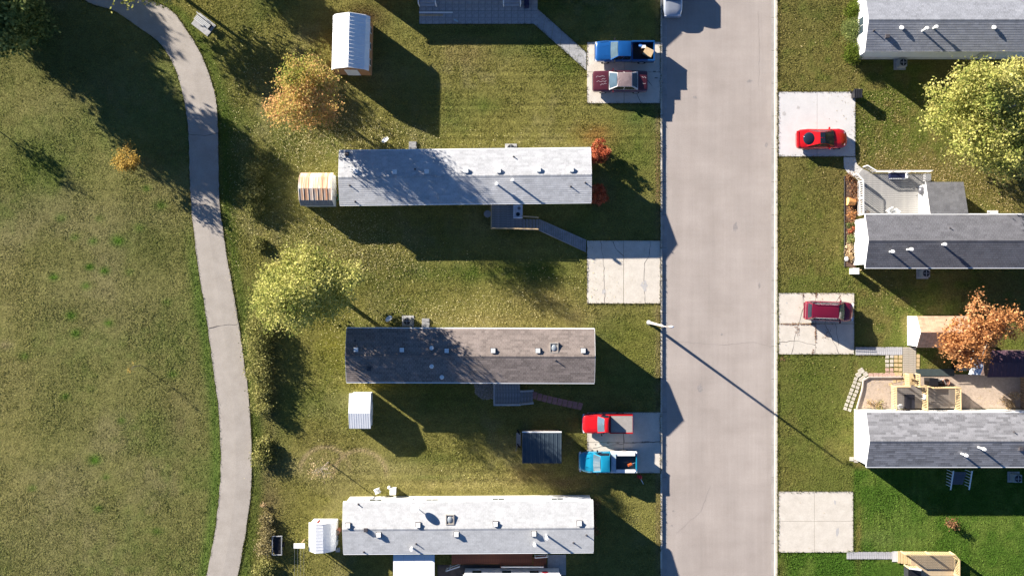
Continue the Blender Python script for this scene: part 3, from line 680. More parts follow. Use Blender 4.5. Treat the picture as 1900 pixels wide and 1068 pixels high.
class House:
    pass
def house(label, corners, he, slope, roofcol, tonevar=.14, wall=None, over=.3, gover=.06, length=None, row=.19, tab=.32, name='mobile_home', skirt=True, rise=.008, windows=((), ()), wwin=True, gutter=True):
    """corners: NW, NE, SE, SW of the roof at eave height, as seen; local x runs along the ridge"""
    W = [Vector(G(x, y, he)) for x, y in corners]
    d = ((W[1]-W[0])+(W[2]-W[3]))/2; ang = math.atan2(d.y, d.x)
    wid = ((W[0]-W[3]).length+(W[1]-W[2]).length)/2
    L = length or d.length
    u = Vector((math.cos(ang), math.sin(ang))); left = (W[0]+W[3])/2
    c = left+u*L/2
    h = House(); h.root = thing(name, label, 'house', (c.x, c.y), ang); h.c = c; h.ang = ang; h.L = L; h.W = wid; h.he = he; h.slope = slope
    hx, hy = L/2, wid/2; zr = he+hy*math.tan(slope); h.zr = zr
    wm = wall or M_white
    wx, wy = hx-gover, hy-over; wt = .12; zw = he-.10+over*math.tan(slope)
    MB().box(-wx, -wy, .72, wx, -wy+wt, zw-.01).build('wall', wm, h.root)
    MB().box(-wx, wy-wt, .72, wx, wy, zw-.01).build('wall', wm, h.root)
    for s in (-1, 1):
        xa, xb = (s*wx, s*(wx-wt)) if s > 0 else (-wx, -wx+wt)
        pts = [(-wy+wt+.002, .72), (wy-wt-.002, .72), (wy-wt-.002, zw-.012+wt*math.tan(slope)), (0, zr-.16), (-wy+wt+.002, zw-.012+wt*math.tan(slope))]
        vs = [(xa, a, b) for a, b in pts]+[(xb, a, b) for a, b in pts]
        MB().add(vs, [tuple(range(5)), tuple(range(9, 4, -1))]+[(i, (i+1) % 5, 5+(i+1) % 5, 5+i) for i in range(5)]).build('wall', wm, h.root)
    # skirting panels
    MB().box(-wx-.01, -wy-.01, -.05, wx+.01, wy+.01, .72).build('skirting', M_skirt, h.root)
    for k in range(8):
        zz = .9+k*.22
        if zz > zw-.1: break
    # lap boards on the end walls and long walls, as thin battens
    bb = MB()
    z = .86
    while z < zw-.06:
        bb.box(-wx-.012, -wy-.012, z, wx+.012, -wy, z+.012); bb.box(-wx-.012, wy, z, wx+.012, wy+.012, z+.012)
        bb.box(-wx-.012, -wy, z, -wx, wy, z+.012); bb.box(wx, -wy, z, wx+.012, wy, z+.012)
        z += .2
    bb.build('siding_laps', wm, h.root, kind='stuff')
    # roof slab
    t = .1; rt = math.tan(slope)
    rm = shingle_mat('shingles_'+''.join('%02d' % int(x*99) for x in roofcol), roofcol)
    pts = [(-hy, he), (0, zr), (hy, he), (hy, he-t), (0, zr-t), (-hy, he-t)]
    vs = [(-hx, a, b-.012) for a, b in pts]+[(hx, a, b-.012) for a, b in pts]
    rb = MB().add(vs, [(0, 1, 4, 5), (1, 2, 3, 4), (6, 11, 10, 7), (7, 10, 9, 8)]+[(i, 6+i, 6+(i+1) % 6, (i+1) % 6) for i in range(6)])
    h.roof = rb.build('roof', M_trim, h.root)
    # shingles: real overlapping tabs in courses
    sb = MB(); r = random.Random(int(L*100)+int(c.x))
    sl = hy/math.cos(slope); nr = int(round(sl/row)); rw = hy/nr; nt = int(L/tab); tw = L/nt
    for s in (-1, 1):
        for k in range(nr):
            y0 = hy-k*rw; y1 = hy-(k+1)*rw
            z0 = he+(hy-y0)*rt; z1 = he+(hy-y1)*rt
            off = (k % 2)*.5+r.uniform(-.1, .1); xx = -hx; run = r.random()
            i = 0
            while xx < hx-.03:
                xe = min(hx, -hx+(i+off+ (1 if off > 0 else 1))*tw); 
                if xe <= xx+.02: i += 1; continue
                if r.random() < .7: run = r.random()
                tn = 1-tonevar+2*tonevar*run+r.uniform(-.04, .04)
                vv = [(xx+.003, s*y0, z0+rise), (xe-.003, s*y0, z0+rise), (xe-.003, s*y1, z1), (xx+.003, s*y1, z1), (xx+.003, s*y0, z0-.006), (xe-.003, s*y0, z0-.006)]
                fs = [(0, 1, 2, 3), (4, 5, 1, 0)] if s < 0 else [(3, 2, 1, 0), (0, 1, 5, 4)]
                sb.add(vv, fs, tn)
                xx = xe; i += 1
    sb.build('shingles', rm, h.roof, tones=True, kind='stuff')
    # ridge caps
    cb = MB(); n = int(L/.3)
    for i in range(n):
        x0 = -hx+i*L/n; x1 = x0+L/n-.012; tn = r.uniform(.8, 1.0)
        a = .13; zc = zr+.014
        cb.add([(x0, -a, zc-a*rt), (x1, -a, zc-a*rt), (x1, 0, zc+.008), (x0, 0, zc+.008), (x1, a, zc-a*rt), (x0, a, zc-a*rt)], [(0, 1, 2, 3), (3, 2, 4, 5)], tn)
    cb.build('ridge_cap', rm, h.roof, tones=True)
    if gutter:
        for s in (-1, 1):
            MB().box(-hx, s*hy+(0.003 if s > 0 else -.093), he-.13, hx, s*hy+(.093 if s > 0 else -.003), he-.02).build('gutter', M_trim, h.root)
    for s in (-1, 1):
        x = s*hx
        pts = [(-hy, he+.004), (0, zr+.004), (hy, he+.004), (hy, he-.15), (0, zr-.15), (-hy, he-.15)]
        xa, xb = (x+.003, x+.028) if s > 0 else (x-.028, x-.003)
        vs = [(xa, a, b) for a, b in pts]+[(xb, a, b) for a, b in pts]
        MB().add(vs, [(0, 1, 4, 5), (1, 2, 3, 4), (6, 11, 10, 7), (7, 10, 9, 8)]+[(i, 6+i, 6+(i+1) % 6, (i+1) % 6) for i in range(6)]).build('fascia', M_trim, h.root)
    # windows
    def win(cx, cy, cz, w, hh, ax):
        if ax == 'y':
            s = 1 if cy > 0 else -1; y = cy+s*.014
            f = MB().box(cx-w/2-.07, min(y, y+s*.04), cz-hh/2-.07, cx+w/2+.07, max(y, y+s*.04), cz+hh/2+.07).build('window', M_trim, h.root)
            for k in (0, 1):
                xa = cx-w/2+k*w/2+.02; MB().box(xa, min(y+s*.042, y+s*.05), cz-hh/2, xa+w/2-.04, max(y+s*.042, y+s*.05), cz+hh/2).build('pane', M_glass, f)
        else:
            s = 1 if cx > 0 else -1; x = cx+s*.014
            f = MB().box(min(x, x+s*.04), cy-w/2-.07, cz-hh/2-.07, max(x, x+s*.04), cy+w/2+.07, cz+hh/2+.07).build('window', M_trim, h.root)
            for k in (0, 1):
                ya = cy-w/2+k*w/2+.02; MB().box(min(x+s*.042, x+s*.05), ya, cz-hh/2, max(x+s*.042, x+s*.05), ya+w/2-.04, cz+hh/2).build('pane', M_glass, f)
    for x in (-.38, -.15, .12, .36):
        win(x*L, wy, 1.75, 1.1, .85, 'y')
        if over > .1: win(x*L+1.6, -wy, 1.75, 1.0, .9, 'y')
    if wwin: win(-wx, 0, 1.75, 1.5, .9, 'x')
    else:
        for zz in (1.2, 2.3): MB().box(-wx-.03, -.45, zz, -wx-.0135, .45, zz+.05).build('wall_trim', M_pipe, h.root)
    win(wx, 0, 1.75, 1.6, 1.0, 'x')
    MB().box(.02*L-.5, -wy-.05, .75, .02*L+.45, -wy-.014, 2.6).build('door', mat('door_paint', (.5, .5, .48), .5), h.root)
    MB().box(-.25*L-.5, wy+.014, .75, -.25*L+.45, wy+.05, 2.6).build('door', mat('door_paint', (.5, .5, .48), .5), h.root)
    return h

def on_roof(h, px, py):
    z = h.he+.2
    for _ in range(6):
        w = Vector(G(px, py, z))-h.c; c, s = math.cos(-h.ang), math.sin(-h.ang)
        lx, ly = w.x*c-w.y*s, w.x*s+w.y*c
        z = h.he+(h.W/2-abs(ly))*math.tan(h.slope)
    return lx, ly, z
M_vent = mat('vent_white', (.75, .75, .73), .5, .05, 5)
M_vdark = mat('vent_dark', (.06, .055, .06), .6, .1, 5)
M_pipe = mat('vent_pipe', (.3, .3, .3), .5, .1, 5, metal=.4)
def vents(h, items):
    for it in items:
        px, py, k = it[:3]; x, y, z = on_roof(h, px, py)
        if k == 'box':
            o = MB().box(x-.19, y-.19, z-.05, x+.19, y+.19, z+.2).build('roof_vent', M_vent, h.roof)
            if h is h3 or h is h2: MB().box(x-.25, y-.25, z-.06, x+.25, y+.25, z+.045).build('flashing', M_vdark, h.roof)
        elif k == 'dbox':
            MB().box(x-.17, y-.15, z-.05, x+.17, y+.15, z+.2).build('roof_vent', M_vdark, h.roof)
        elif k == 'round':
            MB().cyl((x, y, z-.05), (x, y, z+.12), .1, .1, 12).cyl((x, y, z+.12), (x, y, z+.2), .2, .17, 12).build('roof_vent', M_vent, h.roof, smooth=True)
        elif k == 'pipe':
            MB().cyl((x, y, z-.05), (x, y, z+.2), .045, .045, 8).cyl((x, y, z-.03), (x, y, z+.05), .12, .06, 10).build('vent_pipe', M_vdark, h.roof, smooth=True)
        elif k == 'tall':
            hh = it[3] if len(it) > 3 else .8
            o = MB().cyl((x, y, z-.05), (x, y, z+hh), .085, .085, 10).cyl((x, y, z+hh+.002), (x, y, z+hh+.2), .16, .14, 12).cyl((x, y, z+hh+.16), (x, y, z+hh+.22), .15, .03, 12)
            o.build('flue', M_vent, h.roof, smooth=True)
        elif k == 'skylight':
            b = MB()
            for (a0, b0, a1, b1) in ((-.38, -.45, .38, -.37), (-.38, .37, .38, .45), (-.38, -.366, -.3, .366), (.3, -.366, .38, .366)):
                b.box(x+a0, y+b0, z-.1, x+a1, y+b1, z+.12)
            b.box(x-.3, y-.366, z-.1, x+.3, y+.366, z+.06).build('skylight', mat('skylight_frame', (.3, .28, .25), .6), h.roof)
            MB().dome((x, y, z+.06), .24, .3, .08, 14, 4).build('skylight_dome', mat('skylight_acrylic', (.25, .28, .3), .1, spec=.8), h.roof, smooth=True)
        elif k == 'dish':
            b = MB().cyl((x, y, z-.05), (x, y, z+.55), .03, .03, 8)
            b.build('dish_mast', M_galv, h.roof)
            c0 = Vector((x, y+.05, z+.7)); nn = Vector((-.35, .55, .75)).normalized(); u = nn.orthogonal().normalized(); w = nn.cross(u)
            vs = []; fs = []
            for j in range(5):
                rr_ = .38*j/4
                for i in range(16):
                    a = 2*math.pi*i/16; vs.append(c0+(u*math.cos(a)+w*math.sin(a))*rr_+nn*(.1*(j/4)**2))
            for j in range(4):
                for i in range(16): fs.append((j*16+i, j*16+(i+1) % 16, (j+1)*16+(i+1) % 16, (j+1)*16+i))
            MB().add(vs, fs).build('satellite_dish', M_vent, h.roof, smooth=True)

h1 = h2 = h3 = None
h1 = house('long mobile home with pale grey roof and scarlet bushes at its right end', [(629,281),(1096,274),(1097,376),(631,379)], 2.72, R(11), (.42, .425, .43), .09, rise=.009)
vents(h1, [(660,318,'box'),(732.5,319,'box'),(792,318.5,'box'),(865,317,'box'),(925,317,'box'),(999,315,'box'),(1060,315,'box'),(644,286,'dbox'),(770,314,'pipe'),(953,291,'pipe'),(951,336,'tall',.75),(922,342,'tall',.4),(1059,346,'pipe'),(1086,339,'pipe'),(649,344,'pipe'),(659,374,'pipe')])
h2 = house('mobile home with brown shingle roof below the wide pale tree', [(643,609),(1103,610),(1103,710),(643,708)], 2.75, R(13), (.21, .175, .155), .2, rise=.008)
vents(h2, [(661,648,'box'),(746,648.5,'box'),(801,645,'round'),(829,650,'box'),(801,679,'round'),(820,699,'round'),(660,686,'pipe'),(685,684,'dbox'),(915,650,'box'),(998,650,'box'),(1028,645,'skylight'),(1082,650,'box'),(1031,668,'pipe'),(1037,637,'pipe'),(659,632,'pipe')])
h3 = house('mobile home with nearly white roof and a white awning at the bottom', [(637,932),(1100,928),(1101,1024),(637,1026)], 2.9, R(9), (.44, .445, .445), .06, rise=.003, over=.22)
vents(h3, [(646,974,'box'),(776,973,'box'),(703,991,'box'),(847,990,'box'),(835,963,'skylight'),(772,940,'dish'),(665,935,'pipe'),(765,1015,'tall',.5),(772,1008,'pipe'),(675,1023,'pipe'),(679,982,'dbox'),(919.5,971,'box'),(1075,970,'box'),(990.6,989,'box'),(1014,992,'tall',.85),(992,1007,'tall',.45),(1088,992,'pipe'),(1064,1006,'pipe')])
h0 = house('mobile home just beyond the top edge with white stairs to the block patio', [(650,-140),(1096,-140),(1096,-37),(650,-37)], 2.75, R(14), (.3, .3, .3), .1)
hr1 = house('white walled home with grey roof in the top right corner', [(1605,-12),(2050,-12),(2050,96),(1605,96)], 2.65, R(17), (.235, .245, .27), .10, rise=.011, row=.21, gover=.1, gutter=False, over=.06)
vents(hr1, [(1672,52.5,'round'),(1711,58,'tall',.75),(1732,53,'tall',.4),(1843,52,'round'),(1645.6,68,'dbox'),(1621,57,'pipe')])
hr2 = house('white walled home with dark grey roof and a timber deck at the right', [(1605,398),(2050,398),(2050,496),(1606,496)], 2.75, R(17), (.125, .125, .135), .14, rise=.009, row=.2, gover=.1, wwin=False)
vents(hr2, [(1651,467,'tall',.5),(1683,463,'tall',.75),(1748.5,453.5,'tall',.35),(1762,423,'pipe')])
hr3 = house('white walled home with mottled grey roof at the lower right', [(1608,765),(2050,765),(2050,865),(1607,865)], 2.85, R(17), (.205, .205, .215), .26, rise=.008, gover=.1, tab=.42, row=.2, wwin=False, over=.12)
vents(hr3, [(1784,841,'tall',.7),(1815,829,'tall',.85),(1881,801,'pipe'),(1893,832,'dbox')])

# lean-to extension of the dark roofed home (part of it)
def world_part(mb, name, m, h, **kw):
    o = mb.build(name, m, None, **kw); o.parent = h.root
    o.matrix_parent_inverse = (Matrix.Translation(h.root.location) @ Matrix.Rotation(h.ang, 4, 'Z')).inverted()
    return o
a = G(1726, 397.5, 2.75); b = G(1790, 337, 2.15)
zs, zn = 2.74, 1.95
sb = MB(); r = random.Random(5); ny_, nx_ = 15, 11
X0, X1, Y0, Y1 = a[0], b[0], a[1]+.05, b[1]
for j in range(ny_):
    for i in range(nx_):
        xa = X0+(X1-X0)*i/nx_; xb = X0+(X1-X0)*(i+1)/nx_; ya = Y0+(Y1-Y0)*j/ny_; yb = Y0+(Y1-Y0)*(j+1)/ny_
        za = zs+(zn-zs)*j/ny_; zb = zs+(zn-zs)*(j+1)/ny_
        sb.add([(xa+.003, ya, za), (xb-.003, ya, za), (xb-.003, yb, zb+.009), (xa+.003, yb, zb+.009)], [(0, 1, 2, 3)], random.uniform(.86, 1.12))
lean = world_part(MB().add([(X0,Y0,zs-.01),(X1,Y0,zs-.01),(X1,Y1,zn-.01),(X0,Y1,zn-.01),(X0,Y0,zs-.14),(X1,Y0,zs-.14),(X1,Y1,zn-.14),(X0,Y1,zn-.14)], [(0,1,2,3),(7,6,5,4),(0,4,5,1),(1,5,6,2),(2,6,7,3),(3,7,4,0)]), 'entry_roof', M_trim, hr2)
sh = sb.build('shingles', _m['shingles_121212'] if 'shingles_121212' in _m else shingle_mat('dark_shingle', (.125, .125, .13)), lean, tones=True, kind='stuff')
sh.matrix_parent_inverse = Matrix.Identity(4)
wpts = [(X0+.06, zs-.15), (X0+.06, 0)]
for (xa, xb) in ((X0+.05, X0+.17), (X1-.17, X1-.05)):
    world_part(MB().add([(xa,Y0,0),(xb,Y0,0),(xb,Y1-.2,0),(xa,Y1-.2,0),(xa,Y0,zs-.15),(xb,Y0,zs-.15),(xb,Y1-.2,zn-.11),(xa,Y1-.2,zn-.11)], [(3,2,1,0),(4,5,6,7),(0,1,5,4),(1,2,6,5),(2,3,7,6),(3,0,4,7)]), 'entry_wall', M_white, hr2)
world_part(MB().box(X0+.172, Y1-.32, 0, X1-.172, Y1-.2, zn-.15), 'entry_wall', M_white, hr2)

# ------------------------------------------------ sheds
def shed(label, cx, cy, L, prof, rz, facet_mats, wall, name='garden_shed', ribs=0, rib_mats=None, over=.12, win_side=None, door_end=None, trim=M_trim, rh=.024):
    """prof: (y, z) of the roof line from one eave to the other; local x is the ridge"""
    t = thing(name, label, 'shed', (cx, cy), rz)
    hx = L/2; n = len(prof)
    y0, z0 = prof[0]; y1, z1 = prof[-1]; wy0, wy1 = y0+.08*(1 if y0 < 0 else -1), y1-.08*(1 if y1 > 0 else -1)
    ip = [(wy0, 0), (wy1, 0), (wy1, z1-.07)]+[(p[0]*.93, p[1]-.08) for p in prof[1:-1]][::-1]+[(wy0, z0-.07)]
    m_ = len(ip)
    for s in (-1, 1):
        xa, xb = (hx-over, hx-over-.06) if s > 0 else (-hx+over+.06, -hx+over)
        vs = [(xa, p, q) for p, q in ip]+[(xb, p, q) for p, q in ip]
        MB().add(vs, [tuple(range(m_)), tuple(range(2*m_-1, m_-1, -1))]+[(i, m_+i, m_+(i+1) % m_, (i+1) % m_) for i in range(m_)]).build('wall', wall, t)
    e = .062
    MB().box(-hx+over+e, min(wy0, wy0+.06), 0, hx-over-e, max(wy0, wy0+.06), z0-.072).build('wall', wall, t)
    MB().box(-hx+over+e, wy1-.06, 0, hx-over-e, wy1, z1-.072).build('wall', wall, t)
    rf = None
    for k in range(n-1):
        (ya, za), (yb, zb) = prof[k], prof[k+1]
        d = Vector((yb-ya, zb-za)).normalized(); nn = Vector((-d.y, d.x))
        if nn.y < 0: nn = -nn
        th = .04
        q = [(ya, za), (yb, zb), (yb-nn.x*th, zb-nn.y*th), (ya-nn.x*th, za-nn.y*th)]
        vs = [(-hx, a_, b_) for a_, b_ in q]+[(hx, a_, b_) for a_, b_ in q]
        p = MB().add(vs, [(0,1,2,3),(7,6,5,4),(0,4,5,1),(1,5,6,2),(2,6,7,3),(3,7,4,0)]).build('roof_panel', facet_mats[k], t)
        if ribs:
            nr = int(L/ribs)
            for i in range(nr+1):
                x = -hx+.03+i*(L-.06)/nr
                A = Vector((x, ya, za))+Vector((0, nn.x, nn.y))*.004; B = Vector((x, yb, zb))+Vector((0, nn.x, nn.y))*.004
                o = Vector((0, nn.x, nn.y))*rh; w = Vector((.035, 0, 0)); f = .02*(B-A)
                A2, B2 = A+f, B-f
                MB().add([A2-w, A2+w, A2+o, B2-w, B2+w, B2+o], [(0,2,5,3),(2,1,4,5),(0,1,2),(3,5,4)]).build('rib', (rib_mats or facet_mats)[k], p)
    if win_side is not None:
        s, zs_ = win_side; yy = wy1+.004 if s > 0 else wy0-.034
        for i in range(3):
            x = -hx*.6+i*hx*.6
            f = MB().box(x-.3, yy, zs_-.3, x+.3, yy+.03, zs_+.3).build('window', trim, t)
            MB().box(x-.24, yy+(.032 if s > 0 else -.006), zs_-.24, x+.24, yy+(.038 if s > 0 else -.002), zs_+.24).build('pane', M_glass, f)
    if door_end is not None:
        s = door_end; x = s*(hx-over)
        xa, xb = (x+.004, x+.04) if s > 0 else (x-.04, x-.004)
        ym = (wy0+wy1)/2; hd = min(z0, z1)-.15
        for k in (-1, 1):
            MB().box(xa, ym+(.01 if k > 0 else -.6), .05, xb, ym+(.6 if k > 0 else -.01), hd).build('door', trim, t)
    return t
M_steel_w = mat('white_steel', (.72, .73, .74), .45, .05, 3)
M_board = mat('orange_brown_board', (.42, .22, .10), .8, .12, 5, stretch=(12, 1, 1))
c = G(659.5, 93)
shed('tall white ribbed metal shed with orange-brown end wall', c[0], c[1], 4.9, [(-1.68, 2.1), (-1.35, 2.55), (0, 3.15), (1.35, 2.55), (1.68, 2.1)], R(-90-1.5+180), [M_steel_w]*4, M_board, ribs=.34, win_side=(-1, 1.3), door_end=-1)
def rust_mat():
    m = mat('rusty_panels', (.66, .6, .53), .6, .1, 3)
    n = m.node_tree.nodes; l = m.node_tree.links
    rp = [x for x in n if x.type == 'VALTORGB'][0]; nz = [x for x in n if x.type == 'TEX_NOISE'][0]
    mp = n.new('ShaderNodeMapping'); mp.inputs['Scale'].default_value = (2.6, .25, .2); tc = [x for x in n if x.type == 'TEX_COORD'][0]
    l.new(tc.outputs['Object'], mp.inputs[0]); l.new(mp.outputs[0], nz.inputs['Vector']); nz.inputs['Scale'].default_value = 1.2
    e = rp.color_ramp.elements; e[0].position = .38; e[0].color = (.62, .6, .56, 1); e[1].position = .75; e[1].color = (.46, .19, .09, 1)
    k = e.new(.52); k.color = (.58, .38, .25, 1)
    return m
M_rust = rust_mat()
M_slate = mat('slate_blue_panel', (.2, .21, .25), .6, .1, 3)
c = G(596, 355)
shed('small metal shed with rust streaked roof left of the pale grey roofed home', c[0], c[1], 3.0, [(-1.5, 1.55), (-1.05, 2.15), (0, 2.45), (1.05, 2.15), (1.5, 1.55)], 0, [M_slate, M_rust, M_rust, M_rust], M_steel_w, ribs=.42, rib_mats=[M_slate, M_rust, M_rust, M_rust], door_end=1)
c = G(674, 757)
shed('small white shed with closed side doors below the brown roofed home', c[0], c[1], 1.95, [(-1.6, 1.62), (-.15, 2.0), (1.6, 1.62)], 0, [M_steel_w]*2, M_steel_w, ribs=.2, door_end=1, rh=.007)
c = G(604, 985)
shed('white metal shed with bowed roof left of the white roofed home', c[0], c[1], 2.6, [(-1.25, 1.35), (-.9, 1.9), (-.3, 2.25), (.35, 2.35), (1.15, 1.6)], R(90), [M_steel_w]*4, M_steel_w, ribs=.28, rh=.008)
c = G(1004, 823)
M_blue_r = mat('dark_blue_steel_roof', (.04, .058, .075), .5, .1, 2)
sd = shed('lean-to shed with dark ribbed steel roof on the shaded lawn', c[0], c[1], 3.55, [(-1.4, 1.85), (1.4, 2.0)], 0, [M_blue_r], mat('brown_board', (.16, .12, .09), .8), ribs=.385)
MB().box(-1.78, 1.402, 1.88, 1.78, 1.5, 2.01).build('fascia', M_trim, sd)
c = G(1728, 613)
M_tanroof = shingle_mat('tan_shed_shingles', (.42, .29, .19), .12); M_rbr = shingle_mat('red_brown_shingles', (.42, .29, .19), .12)
sd = shed('shed with white walls and tan shingle roof under the rust-orange tree', c[0], c[1], 4.7, [(-1.42, 2.0), (0, 2.75), (1.42, 2.0)], 0, [M_trim, M_trim], M_white)
sb = MB()
for s in (-1, 1):
    for k in range(9):
        for i in range(15):
            y0_ = 1.42*(1-k/9); y1_ = 1.42*(1-(k+1)/9); f = lambda y: 2.75-.75*y/1.42+.006
            x0 = -2.35+i*4.7/15+.003; x1 = x0+4.7/15-.006
            q = [(x0, s*y0_, f(y0_)+.008), (x1, s*y0_, f(y0_)+.008), (x1, s*y1_, f(y1_)), (x0, s*y1_, f(y1_))]
            sb.add(q, [(0, 1, 2, 3) if s < 0 else (3, 2, 1, 0)], random.uniform(.82, 1.15))
sb.build('shingles', mat('tan_sh', (.44, .29, .19), .9, .1, 2, attr=True), sd, tones=True, kind='stuff')
c = G(1850, 672)
M_purple = mat('dark_plum_roof', (.085, .045, .06), .7, .2, 2, stretch=(8, 1, 1), fine=.1)
shed('shed with dark plum roof half hidden by the rust-orange tree', c[0], c[1], 4.1, [(-1.15, 2.0), (.2, 2.35), (1.25, 2.0)], 0, [M_purple]*2, mat('dark_board', (.1, .07, .06), .8), ribs=.4)
# draped tarpaulin
tp = MB(); vs = []; fs = []
for i in range(7):
    for j in range(16):
        x = G(1806+i*2.6+2.5*math.sin(j*.7), 0, 2.4)[0]; y = G(0, 641+j*3.6, 2.4)[1]
        z = 2.42-.13*abs(y-G(0, 668, 2.3)[1])+.05*math.sin(i*2.1+j*.9)+.05*random.random()-(.55 if i == 0 else 0)-(.1 if i == 1 else 0)
        vs.append((x, y, z+.06))
for i in range(6):
    for j in range(15): o = i*16+j; fs.append((o, o+16, o+17, o+1))
tp.add(vs, fs).build('tarpaulin', mat('white_tarp', (.62, .66, .7), .5, .15, 4, bump=.03, bs=5), smooth=True, label='crumpled white tarpaulin draped over the edge of the plum shed roof', cat='tarpaulin')

# ------------------------------------------------ decks
def rail(t, p0, p1, z, m, hgt=.9, n=None, bal=True, tm=None, posts=True, name='railing', w=.09):
    a, b = Vector(p0), Vector(p1); L = (b-a).length; ang = math.atan2((b-a).y, (b-a).x); mid = (a+b)/2
    piece('handrail', t, (mid.x, mid.y, z+hgt), (L, w, .05), tm or m, ang)
    piece('bottom_rail', t, (mid.x, mid.y, z+.1), (L, .05, .05), m, ang)
    if posts:
        k = max(1, int(round(L/2)))
        for i in range(k+1):
            q = a.lerp(b, i/k); piece('post', t, (q.x, q.y, z+hgt/2-.03), (.1, .1, hgt), m, ang)
    if bal:
        n = n or int(L/.2)
        for i in range(1, n):
            q = a.lerp(b, i/n); piece('baluster', t, (q.x, q.y, z+hgt/2+.03), (.045, .045, hgt-.16), m, ang)
def deck(label, rect, z, m, along='x', pw=.14, rails=(), frame=None, name='deck', rm=None, cat='deck', **kw):
    x0, y0, x1, y1 = rect
    a = G(x0, y1, z); b = G(x1, y0, z); cx, cy = (a[0]+b[0])/2, (a[1]+b[1])/2
    t = thing(name, label, cat, (cx, cy))
    Lx, Ly = b[0]-a[0], b[1]-a[1]
    if along == 'x':
        n = int(Ly/pw)
        for i in range(n): piece('plank', t, (0, -Ly/2+(i+.5)*Ly/n, z-.02+random.uniform(-.003, .003)), (Lx, Ly/n-.018, .04), m)
    else:
        n = int(Lx/pw)
        for i in range(n): piece('plank', t, (-Lx/2+(i+.5)*Lx/n, 0, z-.02+random.uniform(-.003, .003)), (Lx/n-.018, Ly, .04), m)
    MB().box(-Lx/2+.02, -Ly/2+.02, z-.22, Lx/2-.02, Ly/2-.02, z-.045).build('joists', mat('joist_wood', (.1, .08, .06), .9), t)
    for sx in (-1, 1):
        for sy in (-1, 1): piece('leg', t, (sx*(Lx/2-.1), sy*(Ly/2-.1), (z-.22)/2), (.1, .1, z-.22), frame or m)
    def L_(px, py, zz=None):
        q = G(px, py, z if zz is None else zz); return (q[0]-cx, q[1]-cy)
    t_ = (t, L_)
    for rl in rails:
        rail(t, L_(*rl[0]), L_(*rl[1]), z, rm or m, **(rl[2] if len(rl) > 2 else {}))
    return t, L_

# deck and ramp of the pale grey roofed home
M_wg2 = mat('blue_grey_boards', (.22, .23, .24), .85, .2, 3, fine=.2)
d1, L1 = deck('weathered grey deck with railing at the pale grey roofed home', (912, 380, 969, 424), .75, M_wg2, 'x', .2, [((912, 381), (912, 424), dict(hgt=.85)), ((912, 424), (998, 426), dict(hgt=.85))], rm=M_wood_tan)
for i in range(5):
    q = L1(972+i*6.2, 416.5); piece('stair_tread', d1, (q[0], q[1], .68-i*.045), (.26, 1.0, .05), M_wg2)
q0 = L1(969, 402); q1 = L1(998, 404); rail(d1, q0, q1, .6, M_wood_tan, hgt=.85)
rp_ = thing('boardwalk_ramp', 'weathered plank ramp slanting from the deck down to the middle driveway', 'ramp', G(1043, 438))
c0 = Vector(G(1043, 438)); A0 = Vector(G(1000, 408)); A1 = Vector(G(1000, 427)); B0 = Vector(G(1087.5, 446)); B1 = Vector(G(1087.5, 467))
n = 26
for i in range(n):
    t0, t1 = i/n, (i+1)/n-.006
    q = [A0.lerp(B0, t0)-c0, A1.lerp(B1, t0)-c0, A1.lerp(B1, t1)-c0, A0.lerp(B0, t1)-c0]
    zz = .42*(1-t0)+.07
    MB().prism([tuple(p) for p in q], zz-.04, zz).build('plank', M_wood_grey, rp_)
for (A, B) in ((A0, B0), (A1, B1)):
    a_, b_ = A-c0, B-c0; d_ = (b_-a_).normalized(); nn = Vector((-d_.y, d_.x))*.04
    vs = [(a_.x-nn.x, a_.y-nn.y, .0), (a_.x+nn.x, a_.y+nn.y, .0), (b_.x+nn.x, b_.y+nn.y, 0), (b_.x-nn.x, b_.y-nn.y, 0)]
    vs += [(a_.x-nn.x, a_.y-nn.y, .51), (a_.x+nn.x, a_.y+nn.y, .51), (b_.x+nn.x, b_.y+nn.y, .09), (b_.x-nn.x, b_.y-nn.y, .09)]
    MB().add(vs, [(3,2,1,0),(4,5,6,7),(0,1,5,4),(1,2,6,5),(2,3,7,6),(3,0,4,7)]).build('side_board', M_wood_grey, rp_)
# deck of the brown roofed home
d2, L2 = deck('small blue-grey boarded deck at the brown roofed home', (917, 710, 965, 749), .7, M_wg2, 'y', .24, [((917, 749), (965, 749), dict(hgt=.8)), ((917, 712), (917, 749), dict(hgt=.8))], rm=mat('pale_rail', (.45, .45, .45), .7))
for i in range(4):
    q = L2(968+i*6, 737); piece('stair_tread', d2, (q[0], q[1], .6-i*.15), (.28, 1.0, .05), M_wg2)
rail(d2, L2(966, 725), L2(989, 724), .3, _m['pale_rail'], hgt=.8); rail(d2, L2(966, 749), L2(989, 747), .3, _m['pale_rail'], hgt=.8)
# brick walk
bw = bpy.data.objects.new('brick_walk', None); C.objects.link(bw); tag(bw, kind='structure')
M_brick = mat('walk_brick', (.33, .17, .15), .9, .15, 3, fine=.1)
for i in range(10):
    t_ = i/9; x = 992+t_*84; y = 733+20*t_**.85
    a = G(x, y); MB().box(-.21, -.32, -.06, .21, .32, .035).build('paver', M_brick, bw).location = (a[0], a[1], random.uniform(-.01, .01))
    bw.children[-1].rotation_euler.z = R(-14+random.uniform(-4, 4))
